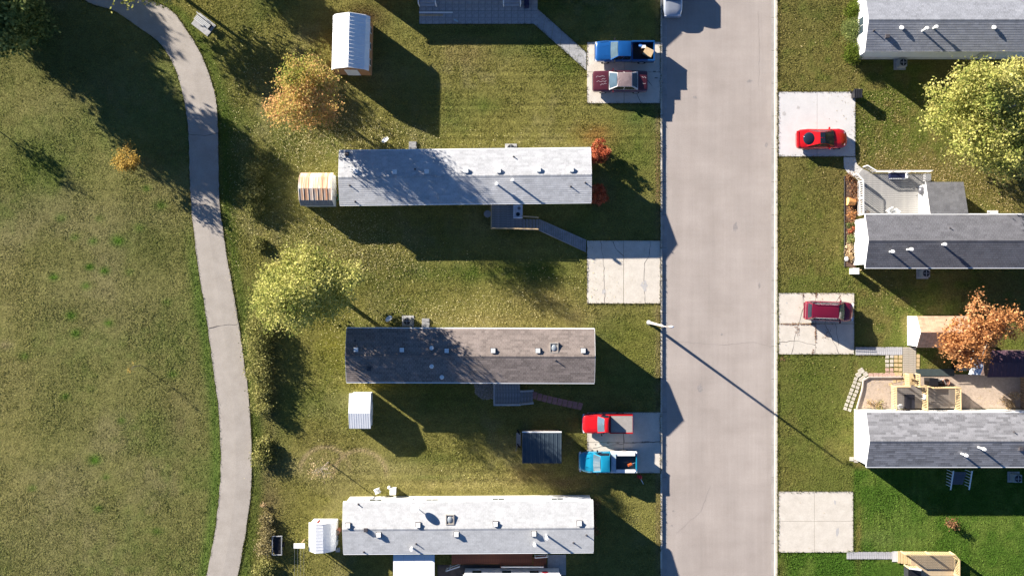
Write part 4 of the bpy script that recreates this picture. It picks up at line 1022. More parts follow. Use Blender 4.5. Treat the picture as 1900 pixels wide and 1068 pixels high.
# river-stone bed
def stones(name, label, pts_poly, n, m, s=.08, z=.02, kind='stuff'):
    P = [Vector(G(*p)) for p in pts_poly]; x0 = min(p.x for p in P); x1 = max(p.x for p in P); y0 = min(p.y for p in P); y1 = max(p.y for p in P)
    b = MB(); r = random.Random(9); k = 0
    def ins(x, y):
        c = False; j = len(P)-1
        for i in range(len(P)):
            if (P[i].y > y) != (P[j].y > y) and x < (P[j].x-P[i].x)*(y-P[i].y)/(P[j].y-P[i].y)+P[i].x: c = not c
            j = i
        return c
    while k < n:
        x, y = r.uniform(x0, x1), r.uniform(y0, y1)
        if not ins(x, y): continue
        k += 1; q = s*r.uniform(.5, 1.3); e = r.uniform(.6, 1)
        a = r.uniform(0, 3); u = (q*math.cos(a), q*math.sin(a)); w = (-q*e*math.sin(a), q*e*math.cos(a))
        b.add([(x-u[0], y-u[1], z-.02), (x-w[0], y-w[1], z-.02), (x+u[0], y+u[1], z-.02), (x+w[0], y+w[1], z-.02), (x, y, z+q*.6)], [(0,1,4),(1,2,4),(2,3,4),(3,0,4)], r.uniform(.6, 1.2))
    return b.build(name, m, tones=True, label=label, cat='stones' if label else None, kind=kind)
M_stone = mat('river_stone', (.3, .29, .28), .8, .2, 5, attr=True)
stones('river_stones', 'bed of pale river stones at the wall left of the small deck', [(880,712),(916,712),(916,740),(895,740),(882,730)], 900, M_stone, .07)

# white roofed home: awning, dark step, red deck
t = thing('awning', 'white panel awning joined to the lower side of the white roofed home', 'awning', G(768, 1050, 2.3))
for i in range(4):
    piece('roof_panel', t, (-1.4+i*.93+.02, -.55, 2.45), (.915, 3.3, .06), M_steel_w, label=None)
for (x, y) in ((-1.8, -2.1), (1.8, -2.1), (1.8, 1.0)): piece('post', t, (x, y, 1.2), (.08, .08, 2.4), M_trim)
d3, L3 = deck('long red-brown stained deck below the white roofed home', (838, 1024, 988, 1046), .7, M_wood_red, 'y', .16, [((930, 1046), (1008, 1046), dict(bal=False, tm=M_trim, hgt=.75))])
for i in range(5):
    q = L3(992+i*5, 1042); piece('stair_tread', d3, (q[0], q[1], .62-i*.12), (.24, .95, .05), M_wood_red)
rail(d3, L3(993, 1032), L3(1016, 1030), .3, M_trim, hgt=.75, bal=False)
piece('post', d3, (*L3(835, 1052), .5), (.1, .1, 1.0), M_trim); rail(d3, L3(828, 1058), L3(852, 1050), .0, M_trim, hgt=.8, bal=False)
MB().box(*G(1016, 1066), -.05, *G(1050, 1028), .035).build('concrete_pad', M_conc3, kind='structure')
MB().box(*G(812, 1100), -.05, *G(1016, 1047), .03).build('side_yard_paving', mat('dark_paving', (.13, .1, .085), .9, .2, 3), kind='structure')
# camper beside it
t = thing('camper_trailer', 'long white camper trailer cut by the bottom edge of the photo', 'camper', G(950, 1071))
MB().box(-4.3, -1.0, .45, 4.3, 1.05, 2.3).build('body', M_steel_w, t)
MB().box(-4.4, -1.1, 2.302, 4.4, 1.1, 2.4).build('roof', M_trim, t)
for x in (-3.2, -.5, 2.0): MB().box(x-.4, 1.053, 1.2, x+.4, 1.08, 1.85).build('window', M_glass, t)
MB().cyl((3.0, 1.053, 1.6), (3.0, 1.075, 1.6), .3, .3, 14).build('badge', mat('red_badge', (.4, .03, .05), .5), t)
for x in (-.5, .5):
    for y in (-1.02, .82): MB().cyl((x, y, .35), (x, y+.2, .35), .35, .35, 14).build('wheel', M_tyre, t)

# top white stairs
for (x, lab) in ((794, 'left white stair with rails at the block patio'), (950, 'right white stair with rails at the block patio')):
    t = thing('porch_stair', lab, 'stairs', G(x, 8))
    for i in range(5): piece('stair_tread', t, (0, -.1+i*.26, .14+i*.15), (1.4, .25, .06), mat('grey_tread', (.4, .42, .45), .8))
    for s in (-1, 1):
        MB().box(s*.78-.04, -.25, 0, s*.78+.04, -.17, .95).build('post', M_trim, t)
        vs = [(s*.78-.05, -.3, .92), (s*.78+.05, -.3, .92), (s*.78+.05, 1.2, 1.75), (s*.78-.05, 1.2, 1.75)]
        MB().add(vs+[(a_, b_, c_-.07) for a_, b_, c_ in vs], [(0,1,2,3),(7,6,5,4),(0,4,5,1),(1,5,6,2),(2,6,7,3),(3,7,4,0)]).build('handrail', M_trim, t)
        MB().box(s*.78-.04, 1.1, 0, s*.78+.04, 1.2, 1.68).build('post', M_trim, t)
MB().box(-.22, -.5, 0, .22, .5, .9).build('storage_box', mat('navy_box', (.02, .02, .06), .5), label='dark navy box beside the right white stair', cat='box').location = (*G(977, 6), 0.02)
MB().box(-1.55, -.06, .0, 1.55, .06, .07).build('board', M_trim, label='long white board lying on the block patio', cat='board').location = (*G(809, 24), .06)
MB().box(-1.1, -.06, .0, 1.1, .06, .06).build('board', M_wood_tan, label='shorter brown board lying beside the white board on the patio', cat='board').location = (*G(800, 29), .06)
MB().cyl((0, 0, 0), (.35, -.25, .15), .09, .06, 8).build('watering_can', mat('blue_plastic', (.25, .4, .5), .5), label='small pale blue container at the lower edge of the block patio', cat='container').location = (*G(843, 37), .12)

# deck of the dark roofed home
M_greyd = mat('pale_grey_decking', (.29, .285, .28), .85, .12, 2, fine=.12, col2=(.34, .33, .31))
t, L4 = deck('large pale timber deck with white railings at the dark roofed home', (1600, 322, 1722, 398), .55, M_greyd, 'x', .17, [((1594, 338), (1594, 399), dict(hgt=.95, tm=M_trim)), ((1618, 319.5), (1721, 319), dict(hgt=.95, tm=mat('grey_cap', (.45, .43, .42), .8))), ((1602, 310), (1618, 319.5), dict(hgt=.95, tm=M_trim)), ((1583, 325), (1594, 337), dict(hgt=.95, tm=M_trim))], rm=mat('cream_rail', (.66, .62, .56), .7))
MB().prism([L4(1589, 327, .5), L4(1600, 313, .5), L4(1618, 321, .5), L4(1601, 323, .5), L4(1601, 335, .5)], .45, .545).build('ramp_landing', M_greyd, t)
MB().prism([L4(1592, 336, .5), L4(1599.6, 334, .5), L4(1599.6, 399, .5), L4(1592, 399, .5)], .4, .54).build('deck_edge', M_greyd, t)
def box_thing(name, label, cat, px, py, z, d, m, lid=None, rz=0, extra=None, group=None):
    t = thing(name, label, cat, G(px, py, z), rz, group, z)
    b = MB().box(-d[0]/2, -d[1]/2, 0, d[0]/2, d[1]/2, d[2]); b.build('body', m, t)
    if lid: MB().box(-d[0]/2-.03, -d[1]/2-.03, d[2]+.002, d[0]/2+.03, d[1]/2+.03, d[2]+.05).build('lid', lid, t)
    return t
t = box_thing('patio_bench', 'dark blue cushioned bench with a white arm on the large pale deck', 'bench', 1662, 327, .56, (1.35, .45, .42), mat('navy_cushion', (.012, .018, .06), .7))
MB().box(.68, -.25, 0, .78, .25, .75).build('arm', M_trim, t); MB().box(-.72, .24, 0, .66, .3, .5).build('backrest', M_wood_grey, t); MB().box(-.72, -.3, .3, .66, -.24, .44).build('front_rail', M_trim, t)
def grill(label, px, py, z, m, r=.36):
    t = thing('kettle_grill', label, 'grill', G(px, py, z), 0, None, z)
    MB().dome((0, 0, .8), r, r, .28, 16, 5, True).build('bowl', m, t, smooth=True)
    for k in range(3):
        a = k*2.1; MB().cyl((math.cos(a)*r*.6, math.sin(a)*r*.6, .65), (math.cos(a)*r, math.sin(a)*r, 0), .02, .02, 6).build('leg', M_dark, t)
    MB().cyl((0, 0, 1.07), (0, 0, 1.13), .06, .05, 8).build('handle', M_galv, t)
    MB().box(r*.9, -.25, .74, r+.35, .25, .78).build('side_shelf', M_dark, t)
    return t
grill('round grey grill beside the entry wall on the large pale deck', 1704, 356, .56, mat('grill_grey', (.12, .12, .13), .35, metal=.4), .42)
def chair(label, px, py, z, m, rz=0, s=1, group=None):
    t = thing('garden_chair', label, 'chair', G(px, py, z), rz, group, z)
    MB().box(-.24*s, -.24*s, .4*s, .24*s, .24*s, .44*s).build('seat', m, t)
    MB().box(-.24*s, .2*s, .445*s, .24*s, .25*s, .85*s).build('backrest', m, t)
    for x in (-.21, .21):
        for y in (-.2, .18): MB().cyl((x*s, y*s, 0), (x*s, y*s, .4*s), .018, .018, 6).build('leg', m, t)
        MB().box((x-.03)*s, -.24*s, .6*s, (x+.03)*s, .2*s, .63*s).build('arm', m, t)
    return t
chair('white chair nearest the dark roof edge on the large pale deck', 1648, 392, .56, M_trim, R(30)); chair('white chair right of another at the lower side of the large pale deck', 1657, 395, .56, M_trim, R(-40))
box_thing('planter_box', 'grey square planter at the upper right corner of the large pale deck', 'planter', 1718, 330, .56, (.5, .65, .45), M_conc3)
t = thing('flower_pot', 'dark pot at the left rail of the large pale deck', 'pot', G(1607, 394, .56), 0, None, .56)
MB().cyl((0, 0, 0), (0, 0, .35), .14, .2, 12).build('body', M_dark, t); MB().cyl((0, 0, .352), (0, 0, .37), .18, .18, 12).build('soil', M_bark, t)

# planting bed along the deck
flat('mulch_bed', [(1567,326),(1583,330),(1591,338),(1590,400),(1587,402),(1587,497),(1568,494)], .05, mat('mulch', (.09, .055, .04), 1, .35, 6, bump=.03, bs=14))
MB().box(*G(1566, 495), -.05, *G(1567.2, 327), .1).build('edging_board', mat('dark_edging', (.05, .05, .05), .8), kind='structure')
for i, (x, y, r_, h_, mm, lab) in enumerate([
    (1573, 329, .35, .5, ML_brown, 'rusty low plant at the top of the planting bed'),
    (1580, 342, .55, .7, ML_brown, 'wide brown plant near the top of the planting bed'),
    (1581, 352, .45, .6, ML_brown, 'brown grass tuft just above the orange pot'),
    (1583, 368, .45, .6, ML_brown, 'brown plant beside the orange pot'),
    (1577, 397, .45, .6, ML_rust, 'rust coloured plant midway down the planting bed'),
    (1580, 408, .4, .5, ML_brown, 'dark brown plant below the bed middle'),
    (1576, 420, .35, .5, ML_dk, 'small dull green plant left of the white end wall'),
    (1583, 419, .3, .5, ML_dk, 'small green plant touching the white end wall'),
    (1577, 427, .35, .45, ML_red, 'small scarlet flowers in the planting bed'),
    (1575, 441, .4, .5, ML_dk, 'green plant below the scarlet flowers'),
    (1583, 447, .35, .45, ML_hedge, 'olive plant below the scarlet flowers at the wall'),
    (1577, 462, .5, .5, ML_tan, 'pale tan plant in the lower planting bed'),
    (1577, 474, .35, .4, ML_tan, 'small tan plant above the white stone')]):
    shrub('bed_plant', lab, (x, y), r_, h_, mm, K=9, n=26, leaf=.06, seed=120+i, cat='plant', group='plants in the bed beside the dark roofed home')
t = thing('flower_pot', 'large orange clay pot lying among brown plants in the bed', 'pot', G(1573, 374))
MB().cyl((-.15, 0, .3), (.55, -.1, .28), .38, .28, 16, False).build('body', mat('clay', (.55, .26, .09), .8), t, smooth=True)
MB().cyl((-.13, 0, .3), (-.1, 0, .3), .37, .37, 16).build('base', mat('clay_light', (.7, .42, .16), .8), t)
MB().dome((0, 0, 0), .2, .24, .28, 10, 4).build('garden_stone', M_trim, smooth=True, label='white rounded stone at the lower end of the planting bed', cat='stone').location = (*G(1570, 480), .03)

# ------------------------------------------------ yard of the lower right home
flat('gravel_patio', [(1590,757),(1598,722),(1600,706),(1611,699),(1655,698),(1700,694),(1790,694),(1893,698),(1895,757)], .02, mat('tan_gravel', (.40, .32, .25), 1, .12, 3, bump=.01, bs=30, fine=.15))
flat('rubber_strip', [(1699,684),(1770,684),(1770,697),(1699,697)], .07, mat('green_black_mat', (.045, .06, .06), .8))
bd = bpy.data.objects.new('patio_edging', None); C.objects.link(bd); tag(bd, kind='structure')
pp = [(1589,757),(1599,722),(1601,705),(1611,699),(1672,699)]
for p0, p1 in zip(pp[:-1], pp[1:]):
    a, b = Vector(G(*p0)), Vector(G(*p1)); m_ = (a+b)/2; piece('edging_board', bd, (m_.x, m_.y, .07), ((b-a).length, .1, .18), mat('edge_timber', (.4, .36, .32), .8), math.atan2((b-a).y, (b-a).x))
st = bpy.data.objects.new('stepping_stones', None); C.objects.link(st); tag(st, kind='structure')
M_st1 = mat('pale_paving_stone', (.46, .42, .35), .9, .15, 2, fine=.1); M_st2 = mat('pink_paving_stone', (.46, .31, .25), .9, .15, 2, fine=.1); M_st3 = mat('yellow_paving_stone', (.5, .37, .2), .9, .15, 2, fine=.1)
def stone(px, py, a, m, sx=.36, sy=.36):
    q = G(px, py); piece('paving_stone', st, (q[0]+random.uniform(-.02, .02), q[1]+random.uniform(-.02, .02), random.uniform(-.005, .015)), (sx, sy, .08), m, R(a+random.uniform(-5, 5)))
for k in range(9):
    t_ = k/8; x = 1588-20*t_; y = 702+55*t_
    stone(x, y, -20, M_st1, .3, .28); stone(x+8.2, y+2.7, -20, M_st1, .3, .28)
stone(1598, 688, 35, M_st1, .5, .45); stone(1606, 694, 35, M_st1, .4, .4); stone(1592, 695, 35, M_st1, .45, .4); stone(1601, 701, 35, M_st1, .4, .3)
for k in range(7): stone(1616+k*8.6, 695, 0, M_st2, .4, .34)
for i in range(4):
    for j in range(5): stone(1646+i*8.2, 661+j*8, 0, M_st1 if i < 2 and j < 3 else (M_st3 if i > 1 else M_st2), .31, .29)
for j in range(4): stone(1703, 660+j*8, 0, M_st3, .3, .33)
for (x, y) in ((1676,704),(1668,705),(1660,707),(1678,712),(1652,712),(1693,699),(1699,705)): stone(x, y, 10, M_st3, .3, .25)
for (x, y) in ((1580,851),(1588,854)): stone(x, y, 0, M_st1, .38, .36)
def board_walk(name, rect, along, n, m, z=.06):
    r0 = bpy.data.objects.new(name, None); C.objects.link(r0); tag(r0, kind='structure')
    x0, y0, x1, y1 = rect; a = G(x0, y1); b = G(x1, y0)
    for i in range(n):
        if along == 'x': x = a[0]+(b[0]-a[0])*(i+.5)/n; piece('plank', r0, (x, (a[1]+b[1])/2+random.uniform(-.01, .01), z-.03), ((b[0]-a[0])/n-.02, b[1]-a[1], .06), m)
        else: y = a[1]+(b[1]-a[1])*(i+.5)/n; piece('plank', r0, ((a[0]+b[0])/2, y, z-.03), (b[0]-a[0], (b[1]-a[1])/n-.02, .06), m)
    return r0
M_pale = mat('silvered_boards', (.36, .355, .36), .85, .15, 3, fine=.12)
M_paleb = mat('tan_grey_boards', (.36, .32, .26), .85, .15, 3, fine=.12)
board_walk('plank_walk', (1587, 643.5, 1674, 658), 'x', 22, M_pale)
board_walk('plank_walk', (1675, 643.5, 1699, 694), 'y', 12, M_paleb)
board_walk('plank_walk', (1571, 1023, 1655, 1036), 'x', 20, M_pale)
board_walk('plank_walk', (1655, 1022, 1672, 1041), 'x', 2, M_conc2)

def balus(hgt=.95, n=None): return dict(hgt=hgt, tm=M_wood_new)
d5, L5 = deck('left yellow pine deck with slatted rails behind the mottled grey roofed home', (1661, 715, 1716, 757), .6, mat('grey_tan_boards', (.27, .245, .22), .85, .15, 3), 'x', .17,
              [((1654, 716), (1654, 759), dict(hgt=1.0, n=14, w=.08)), ((1654, 715), (1680, 715), dict(hgt=1.0, n=6, w=.1)), ((1698, 715), (1716, 715), dict(hgt=1.0, n=4, w=.1)), ((1711, 716), (1711, 757), dict(hgt=1.0, n=14, w=.08)),
               ((1680, 693), (1680, 714), dict(hgt=.8, n=6, w=.12)), ((1699, 693), (1699, 714), dict(hgt=.8, n=6, w=.12))], rm=M_wood_new)
for i in range(4):
    q = L5(1690, 711-i*5); piece('stair_tread', d5, (q[0], q[1], .5-i*.13), (.9, .26, .05), M_wood_new)
d6, L6 = deck('right pine deck with slatted rails behind the mottled grey roofed home', (1723, 717, 1778, 757), .6, mat('shaded_boards', (.25, .22, .19), .85, .15, 3), 'x', .17,
              [((1772, 717), (1772, 759), dict(hgt=1.0, n=14, w=.08)), ((1722, 717), (1772, 717), dict(hgt=1.0, n=10, w=.1))], rm=M_wood_new)
box_thing('deck_box', 'black storage box standing on the left pine deck', 'box', 1686, 744, .61, (.8, 1.3, .35), mat('black_box', (.015, .015, .022), .6), None)
box_thing('covered_grill', 'black covered grill between the two pine decks', 'grill', 1722, 706, .03, (.75, .6, 1.0), M_black, M_black)
t = thing('garden_gear', 'dark folded garden gear beside the covered black grill', 'garden gear', G(1740, 708))
MB().dome((0, 0, .3), .3, .3, .3, 10, 4, True).build('bag', M_black, t, smooth=True); MB().tube([(-.3, .2, .1), (.2, .3, .7), (.5, -.2, .5)], .03).build('frame', M_galv, t)
t = thing('fire_pit', 'small round fire pit with reddish ash right of the covered grill', 'fire pit', G(1753, 708))
MB().cyl((0, 0, 0), (0, 0, .32), .3, .33, 14, False).build('ring', mat('rusty_ring', (.2, .1, .06), .8), t); MB().cyl((0, 0, .1), (0, 0, .18), .28, .28, 14).build('ash', mat('ash', (.25, .16, .13), 1), t)
t = chair('white plastic chair against the rail between the two pine decks', 1713, 735, .61, M_trim, R(80), .9)
t = chair('pale chair in the lower left corner of the left pine deck', 1666, 753, .61, M_conc2, R(20), .8)
t = thing('wooden_fence', 'low brown plank fence at the right edge of the gravel patio', 'fence', G(1893, 728))
for k in range(14): piece('plank', t, (random.uniform(-.02, .02), -1.5+k*.24, .45), (.03, .2, .9+random.uniform(-.1, .1)), mat('old_fence', (.22, .15, .1), .85, .2, 4))
piece('rail', t, (.04, 0.06, .7), (.04, 3.3, .08), _m['old_fence'])
for i, (x, y) in enumerate(((1868, 745), (1880, 735), (1874, 752))): shrub('dry_bush', ['dry straw bush at the wall by the right patio fence', 'dry bush touching the brown patio fence', 'flattened straw clump in the patio corner'][i], (x, y), .5, .6, ML_tan, K=9, n=14, leaf=.07, seed=150+i, group='dry bushes in the patio corner')
for i, (x, y) in enumerate(((1612, 747), (1622, 751), (1632, 750))): shrub('dry_bush', ['straw coloured clump at the left of the gravel patio wall', 'middle straw clump at the gravel patio wall', 'greener clump at the gravel patio wall'][i], (x, y), .4, .4, (ML_tan, ML_tan, ML_hedge)[i], K=8, n=14, leaf=.06, seed=155+i, group='clumps along the gravel patio wall')
box_thing('dog_pen', 'black flat-topped box beside the plum roofed shed', 'box', 1780, 679, 0, (1.3, .6, .9), M_black, M_dark)
# lower stair of that home
t = thing('porch_stair', 'pale stair with two slatted rails in deep shade at the lower right home', 'stairs', G(1772, 885))
for k in range(5): piece('stair_tread', t, (0, .55-k*.26, .7-k*.14), (1.3, .24, .05), mat('dark_tread', (.12, .12, .14), .8))
for s in (-1, 1):
    for k in range(6): piece('baluster', t, (s*.85, .75-k*.28, .62-.06*k+.1), (.05, .05, 1.05-.05*k), M_trim)
    vs = [(s*.85-.05, .9, 1.35), (s*.85+.05, .9, 1.35), (s*.85+.05, -.95, .85), (s*.85-.05, -.95, .85)]
    MB().add(vs+[(a_, b_, c_-.07) for a_, b_, c_ in vs], [(0,3,2,1),(7,4,5,6),(0,1,5,4),(1,2,6,5),(2,3,7,6),(3,0,4,7)]).build('handrail', M_trim, t)
# far lower right deck
d7, L7 = deck('new yellow pine deck with rails at the bottom right', (1690, 1030, 1774, 1100), .6, mat('fresh_pine_boards', (.46, .36, .23), .8, .1, 3, fine=.08), 'x', .15,
              [((1672, 1022), (1762, 1023), dict(hgt=.95, w=.1)), ((1762, 1023), (1770, 1032), dict(hgt=.95, w=.1)), ((1770, 1032), (1770, 1095), dict(hgt=.95, w=.1, n=22)), ((1678, 1047), (1700, 1050), dict(hgt=.95, tm=M_trim, w=.14))], rm=M_wood_new)
for i in range(4):
    q = L7(1688-i*5, 1036); piece('stair_tread', d7, (q[0], q[1], .5-i*.13), (.25, 1.1, .05), M_wood_new)
box_thing('cooler_box', 'dark topped box tucked at the left of the bottom right deck', 'box', 1688, 1062, 0, (1.1, 1.2, .9), M_dark, M_black)

# ------------------------------------------------ yard things
def acunit(label, px, py, r=.35, h=.75, m=M_conc3):
    t = thing('air_conditioner', label, 'air conditioner', G(px, py))
    MB().box(-.55, -.5, 0, .55, .5, .06).build('pad', M_conc3, t)
    MB().box(-r, -r, .07, r, r, h).build('casing', mat('ac_casing', (.38, .38, .36), .5), t)
    MB().cyl((0, 0, h+.002), (0, 0, h+.03), r*.9, r*.9, 16).build('fan_guard', M_dark, t)
    g = MB()
    for k in range(4): g.cyl((0, 0, h+.045), (math.cos(k*1.57)*r*.8, math.sin(k*1.57)*r*.8, h+.045), .025, .025, 4)
    g.build('fan', M_galv, t)
    return t
acunit('air conditioner on a pad in the shade below the dark roofed home', 1711, 507); acunit('air conditioner at the lower wall of the top right home', 1669, 120)
acunit('air conditioner among leaves above the brown roofed home', 757, 595); acunit('pale air conditioner against the upper wall of the pale grey roofed home', 948, 277)
acunit('blue-grey air conditioner in deep shade at the lower right home', 1880, 884)
def steps(label, px, py, w=.65):
    t = thing('door_step', label, 'steps', G(px, py))
    for k in range(3): piece('stair_tread', t, (0, .45-k*.3, .14+k*.17), (w, .28, .06), M_wood_grey)
    for s in (-1, 1): MB().box(s*w/2-.03, -.3, 0, s*w/2+.03, .58, .1).build('side_board', M_wood_grey, t)
steps('small timber door step on the upper side of the pale grey roofed home', 766, 275); steps('small timber door step on the upper side of the brown roofed home', 790, 602)
def dish(label, px, py, a=0):
    t = thing('ground_dish', label, 'satellite dish', G(px, py))
    MB().cyl((0, 0, 0), (0, 0, .6), .03, .03, 8).build('mast', M_galv, t)
    vs = []; fs = []
    nn = Vector((-.2, .5, .8)).normalized(); u = nn.orthogonal().normalized(); w = nn.cross(u)
    for j in range(4):
        for i in range(14):
            q = Vector((0, 0, .7))+(u*math.cos(i*.4488)+w*math.sin(i*.4488)*.75)*.36*j/3+nn*.08*(j/3)**2; vs.append(q)
    for j in range(3):
        for i in range(14): fs.append((j*14+i, j*14+(i+1) % 14, (j+1)*14+(i+1) % 14, (j+1)*14+i))
    MB().add(vs, fs).build('reflector', M_vent, t, smooth=True)
dish('pale satellite dish on a short mast above the pale grey roofed home', 717, 263); dish('white satellite dish on the grass above the brown roofed home', 724, 591)
chair('white chair on the grass above the white roofed home', 702, 908, 0.02, M_trim, R(20)); 
t = thing('storage_bin', 'white bin with a small tank beside it above the white roofed home', 'bin', G(731, 907))
MB().box(-.25, -.3, 0, .25, .2, .75).build('body', M_trim, t); MB().box(-.28, -.33, .752, .28, .23, .82).build('lid', M_vent, t); MB().dome((-.4, .22, .25), .18, .18, .2, 10, 4, True).build('tank', M_conc2, t, smooth=True)
# clothes line
t = thing('clothes_line', 'white T-shaped clothes line post with wires running downward', 'clothes line', G(565, 1000))
MB().cyl((0, 0, -.05), (0, 0, 1.85), .045, .045, 10).build('post', M_wood_tan, t)
MB().box(-.5, -.22, 1.85, .5, .22, 1.9).build('crossbar', M_trim, t)
for k in range(4): MB().cyl((-.42+k*.28, -.2, 1.91), (-.42+k*.28, -6, 1.9), .006, .006, 4).build('wire', M_galv, t)
MB().cyl((0, -6, -.05), (0, -6, 1.85), .045, .045, 10).build('post', M_wood_tan, t)
# garden trailer
t = thing('garden_trailer', 'dark open garden trailer with a metal frame beside the dry bushes', 'trailer', G(517, 1008))
MB().box(-.4, -.85, .35, .4, .85, .4).build('bed', M_black, t)
for s in (-1, 1): MB().box(s*.42-.025, -.88, .35, s*.42+.025, .88, .6).build('side_board', M_galv, t); MB().cyl((s*.47, 0, .22), (s*.57, 0, .22), .22, .22, 12).build('wheel', M_tyre, t)
MB().box(-.39, -.88, .402, .39, -.83, .58).build('side_board', M_galv, t); MB().box(-.39, .83, .402, .39, .88, .58).build('side_board', M_galv, t)
# bench on a pad by the path
t = thing('park_bench', 'metal bench on a small concrete pad beside the footpath', 'bench', G(380, 43), R(-38), z=.06)
for k in range(4): piece('slat', t, (0, -.28+k*.13, .45), (1.6, .1, .04), M_galv)
for k in range(3): piece('slat', t, (0, .27+k*.03, .56+k*.13), (1.6, .04, .1), M_galv)
for s in (-1, 1): MB().box(s*.7-.03, -.3, 0, s*.7+.03, .25, .42).build('leg', M_dark, t)
q = G(378, 46); MB().box(-.95, -.65, -.1, .95, .65, .05).build('bench_pad', M_conc3, kind='structure').location = (q[0], q[1], 0)
bpy.data.objects['bench_pad'].rotation_euler.z = R(-38)
# junk beside lean-to shed
t = thing('garden_cart', 'grey wooden cart leaning at the left of the dark lean-to shed', 'cart', G(962, 813))
MB().box(-.2, -.6, .3, .2, .6, .36).build('bed', M_wood_grey, t); MB().tube([(-.1, -.6, .33), (-.25, -1.0, .8)], .03).build('handle', M_wood_grey, t)
for s in (-1, 1): MB().cyl((-.05, s*.62, .25), (.05, s*.62+.06, .25), .25, .25, 12).build('wheel', M_tyre, t)
# tools, tables
t = thing('round_table', 'small round table at the left rail of the weathered grey deck', 'table', G(905, 398))
MB().cyl((0, 0, .68), (0, 0, .72), .33, .33, 18).build('tabletop', mat('table_grey', (.2, .22, .25), .6), t); MB().cyl((0, 0, 0), (0, 0, .68), .04, .04, 8).build('leg', M_dark, t)
t = thing('hot_tub', 'white moulded tub with dark fittings on the weathered grey deck', 'tub', G(961, 393, .8), z=.76)
b = MB()
for (a0, b0, a1, b1) in ((-.42, -.6, .42, -.5), (-.42, .5, .42, .6), (-.42, -.498, -.32, .498), (.32, -.498, .42, .498)): b.box(a0, b0, 0, a1, b1, .5)
b.box(-.32, -.498, 0, .32, .498, .3); b.build('shell', mat('tub_white', (.7, .73, .8), .4), t)
MB().cyl((0, -.25, .302), (0, -.25, .45), .16, .18, 12).build('bucket', M_dark, t); MB().cyl((.1, .3, .302), (.1, .3, .4), .15, .15, 12).build('lid', M_slate, t)
t = thing('string_trimmer', 'red garden trimmer with a pale shaft lying on shaded grass by the driveway', 'garden tool', G(1188, 886))
MB().dome((0, .1, .12), .16, .2, .13, 10, 4, True).build('engine', mat('tool_red', (.5, .03, .03), .4), t, smooth=True); MB().cyl((0, 0, .1), (.28, -.55, .05), .03, .03, 6).build('shaft', M_trim, t); MB().box(-.3, .0, .02, -.1, .3, .08).build('guard', _m['tool_red'], t)
t = thing('water_hose', 'coiled green hose between the rusty shed and the pale grey roofed home', 'hose', G(623, 367))
hb = MB()
for k in range(3):
    hb.tube([(.25*math.cos(i*.5+k)+.03*k, .3*math.sin(i*.5+k), .03+.03*k) for i in range(13)], .022, 5)
hb.build('coil', mat('green_hose', (.05, .25, .15), .5), t)
box_thing('panel_stack', 'grey sheet leaning between the rusty shed and the home', 'panel', 619, 341, 0, (.35, .9, 1.2), M_conc3)
t = thing('barrel', 'brown barrel between the bowed white shed and the white roofed home', 'barrel', G(629, 982)); MB().cyl((0, 0, 0), (0, 0, .8), .24, .24, 14).build('body', mat('brown_barrel', (.3, .13, .08), .6), t, smooth=True); MB().cyl((0, 0, .8), (0, 0, .83), .2, .2, 14).build('lid', M_bark, t)
t = thing('bicycle', 'blue-grey bicycle leaning behind the bowed white shed', 'bicycle', G(627, 1002), R(80))
for x in (-.5, .5):
    w = MB(); w.tube([(x+.32*math.cos(i*math.pi/8), 0, .34+.32*math.sin(i*math.pi/8)) for i in range(17)], .02, 5); w.build('wheel', M_tyre, t)
MB().tube([(-.5, 0, .34), (-.15, 0, .75), (.35, 0, .75), (.5, 0, .34)], .022).tube([(-.15, 0, .75), (0, 0, .32), (.35, 0, .75)], .022).build('frame', mat('bike_blue', (.2, .3, .4), .4), t)
MB().tube([(.35, -.28, .98), (.35, .28, .98)], .02).tube([(.35, 0, .75), (.35, 0, .98)], .02).build('handlebar', M_galv, t); MB().box(-.3, -.06, .86, -.05, .06, .9).build('saddle', M_black, t)
MB().cyl((0, 0, 0), (0, 0, .5), .1, .1, 12).build('flue_pipe', mat('red_flue', (.4, .1, .09), .6), label='short red flue standing on the bowed white shed roof', cat='flue').location = (*G(592, 966, 2.2), 2.1)
piece('paving_slab', None, (*G(627, 1019), .03), (.4, .4, .06), M_conc3, label='grey paving slab in the shade by the bowed white shed', cat='slab')
# utility boxes
t = thing('utility_pedestal', 'white utility pedestal with a small post at the corner of the dark roofed home', 'utility box', G(1581, 503))
MB().box(-.25, -.25, 0, .25, .25, .85).build('cabinet', M_trim, t); MB().box(-.28, -.28, .852, .28, .28, .92).build('lid', M_vent, t); MB().cyl((.35, .1, 0), (.35, .1, 1.25), .03, .03, 8).build('post', M_wood_tan, t)
t = thing('refuse_bin', 'black wheeled bin at the upper corner of the pale driveway', 'bin', G(1584, 178))
MB().add([(-.26,-.28,.08),(.26,-.28,.08),(.26,.28,.08),(-.26,.28,.08),(-.34,-.36,1.0),(.34,-.36,1.0),(.34,.36,1.0),(-.34,.36,1.0)], [(3,2,1,0),(0,1,5,4),(1,2,6,5),(2,3,7,6),(3,0,4,7),(4,5,6,7)]).build('body', M_black, t)
MB().box(-.38, -.4, 1.003, .38, .4, 1.06).build('lid', M_dark, t)
for k in range(4): MB().box(-.34+k*.2, -.36, 1.062, -.26+k*.2, .36, 1.08).build('lid_rib', M_black, t)
for s in (-1, 1): MB().cyl((s*.3, .35, .12), (s*.36, .35, .12), .12, .12, 12).build('wheel', M_tyre, t)
box_thing('door_step_block', 'pale concrete step behind the entry of the dark roofed home', 'step', 1840, 394, 0, (.85, .3, .3), M_conc2)
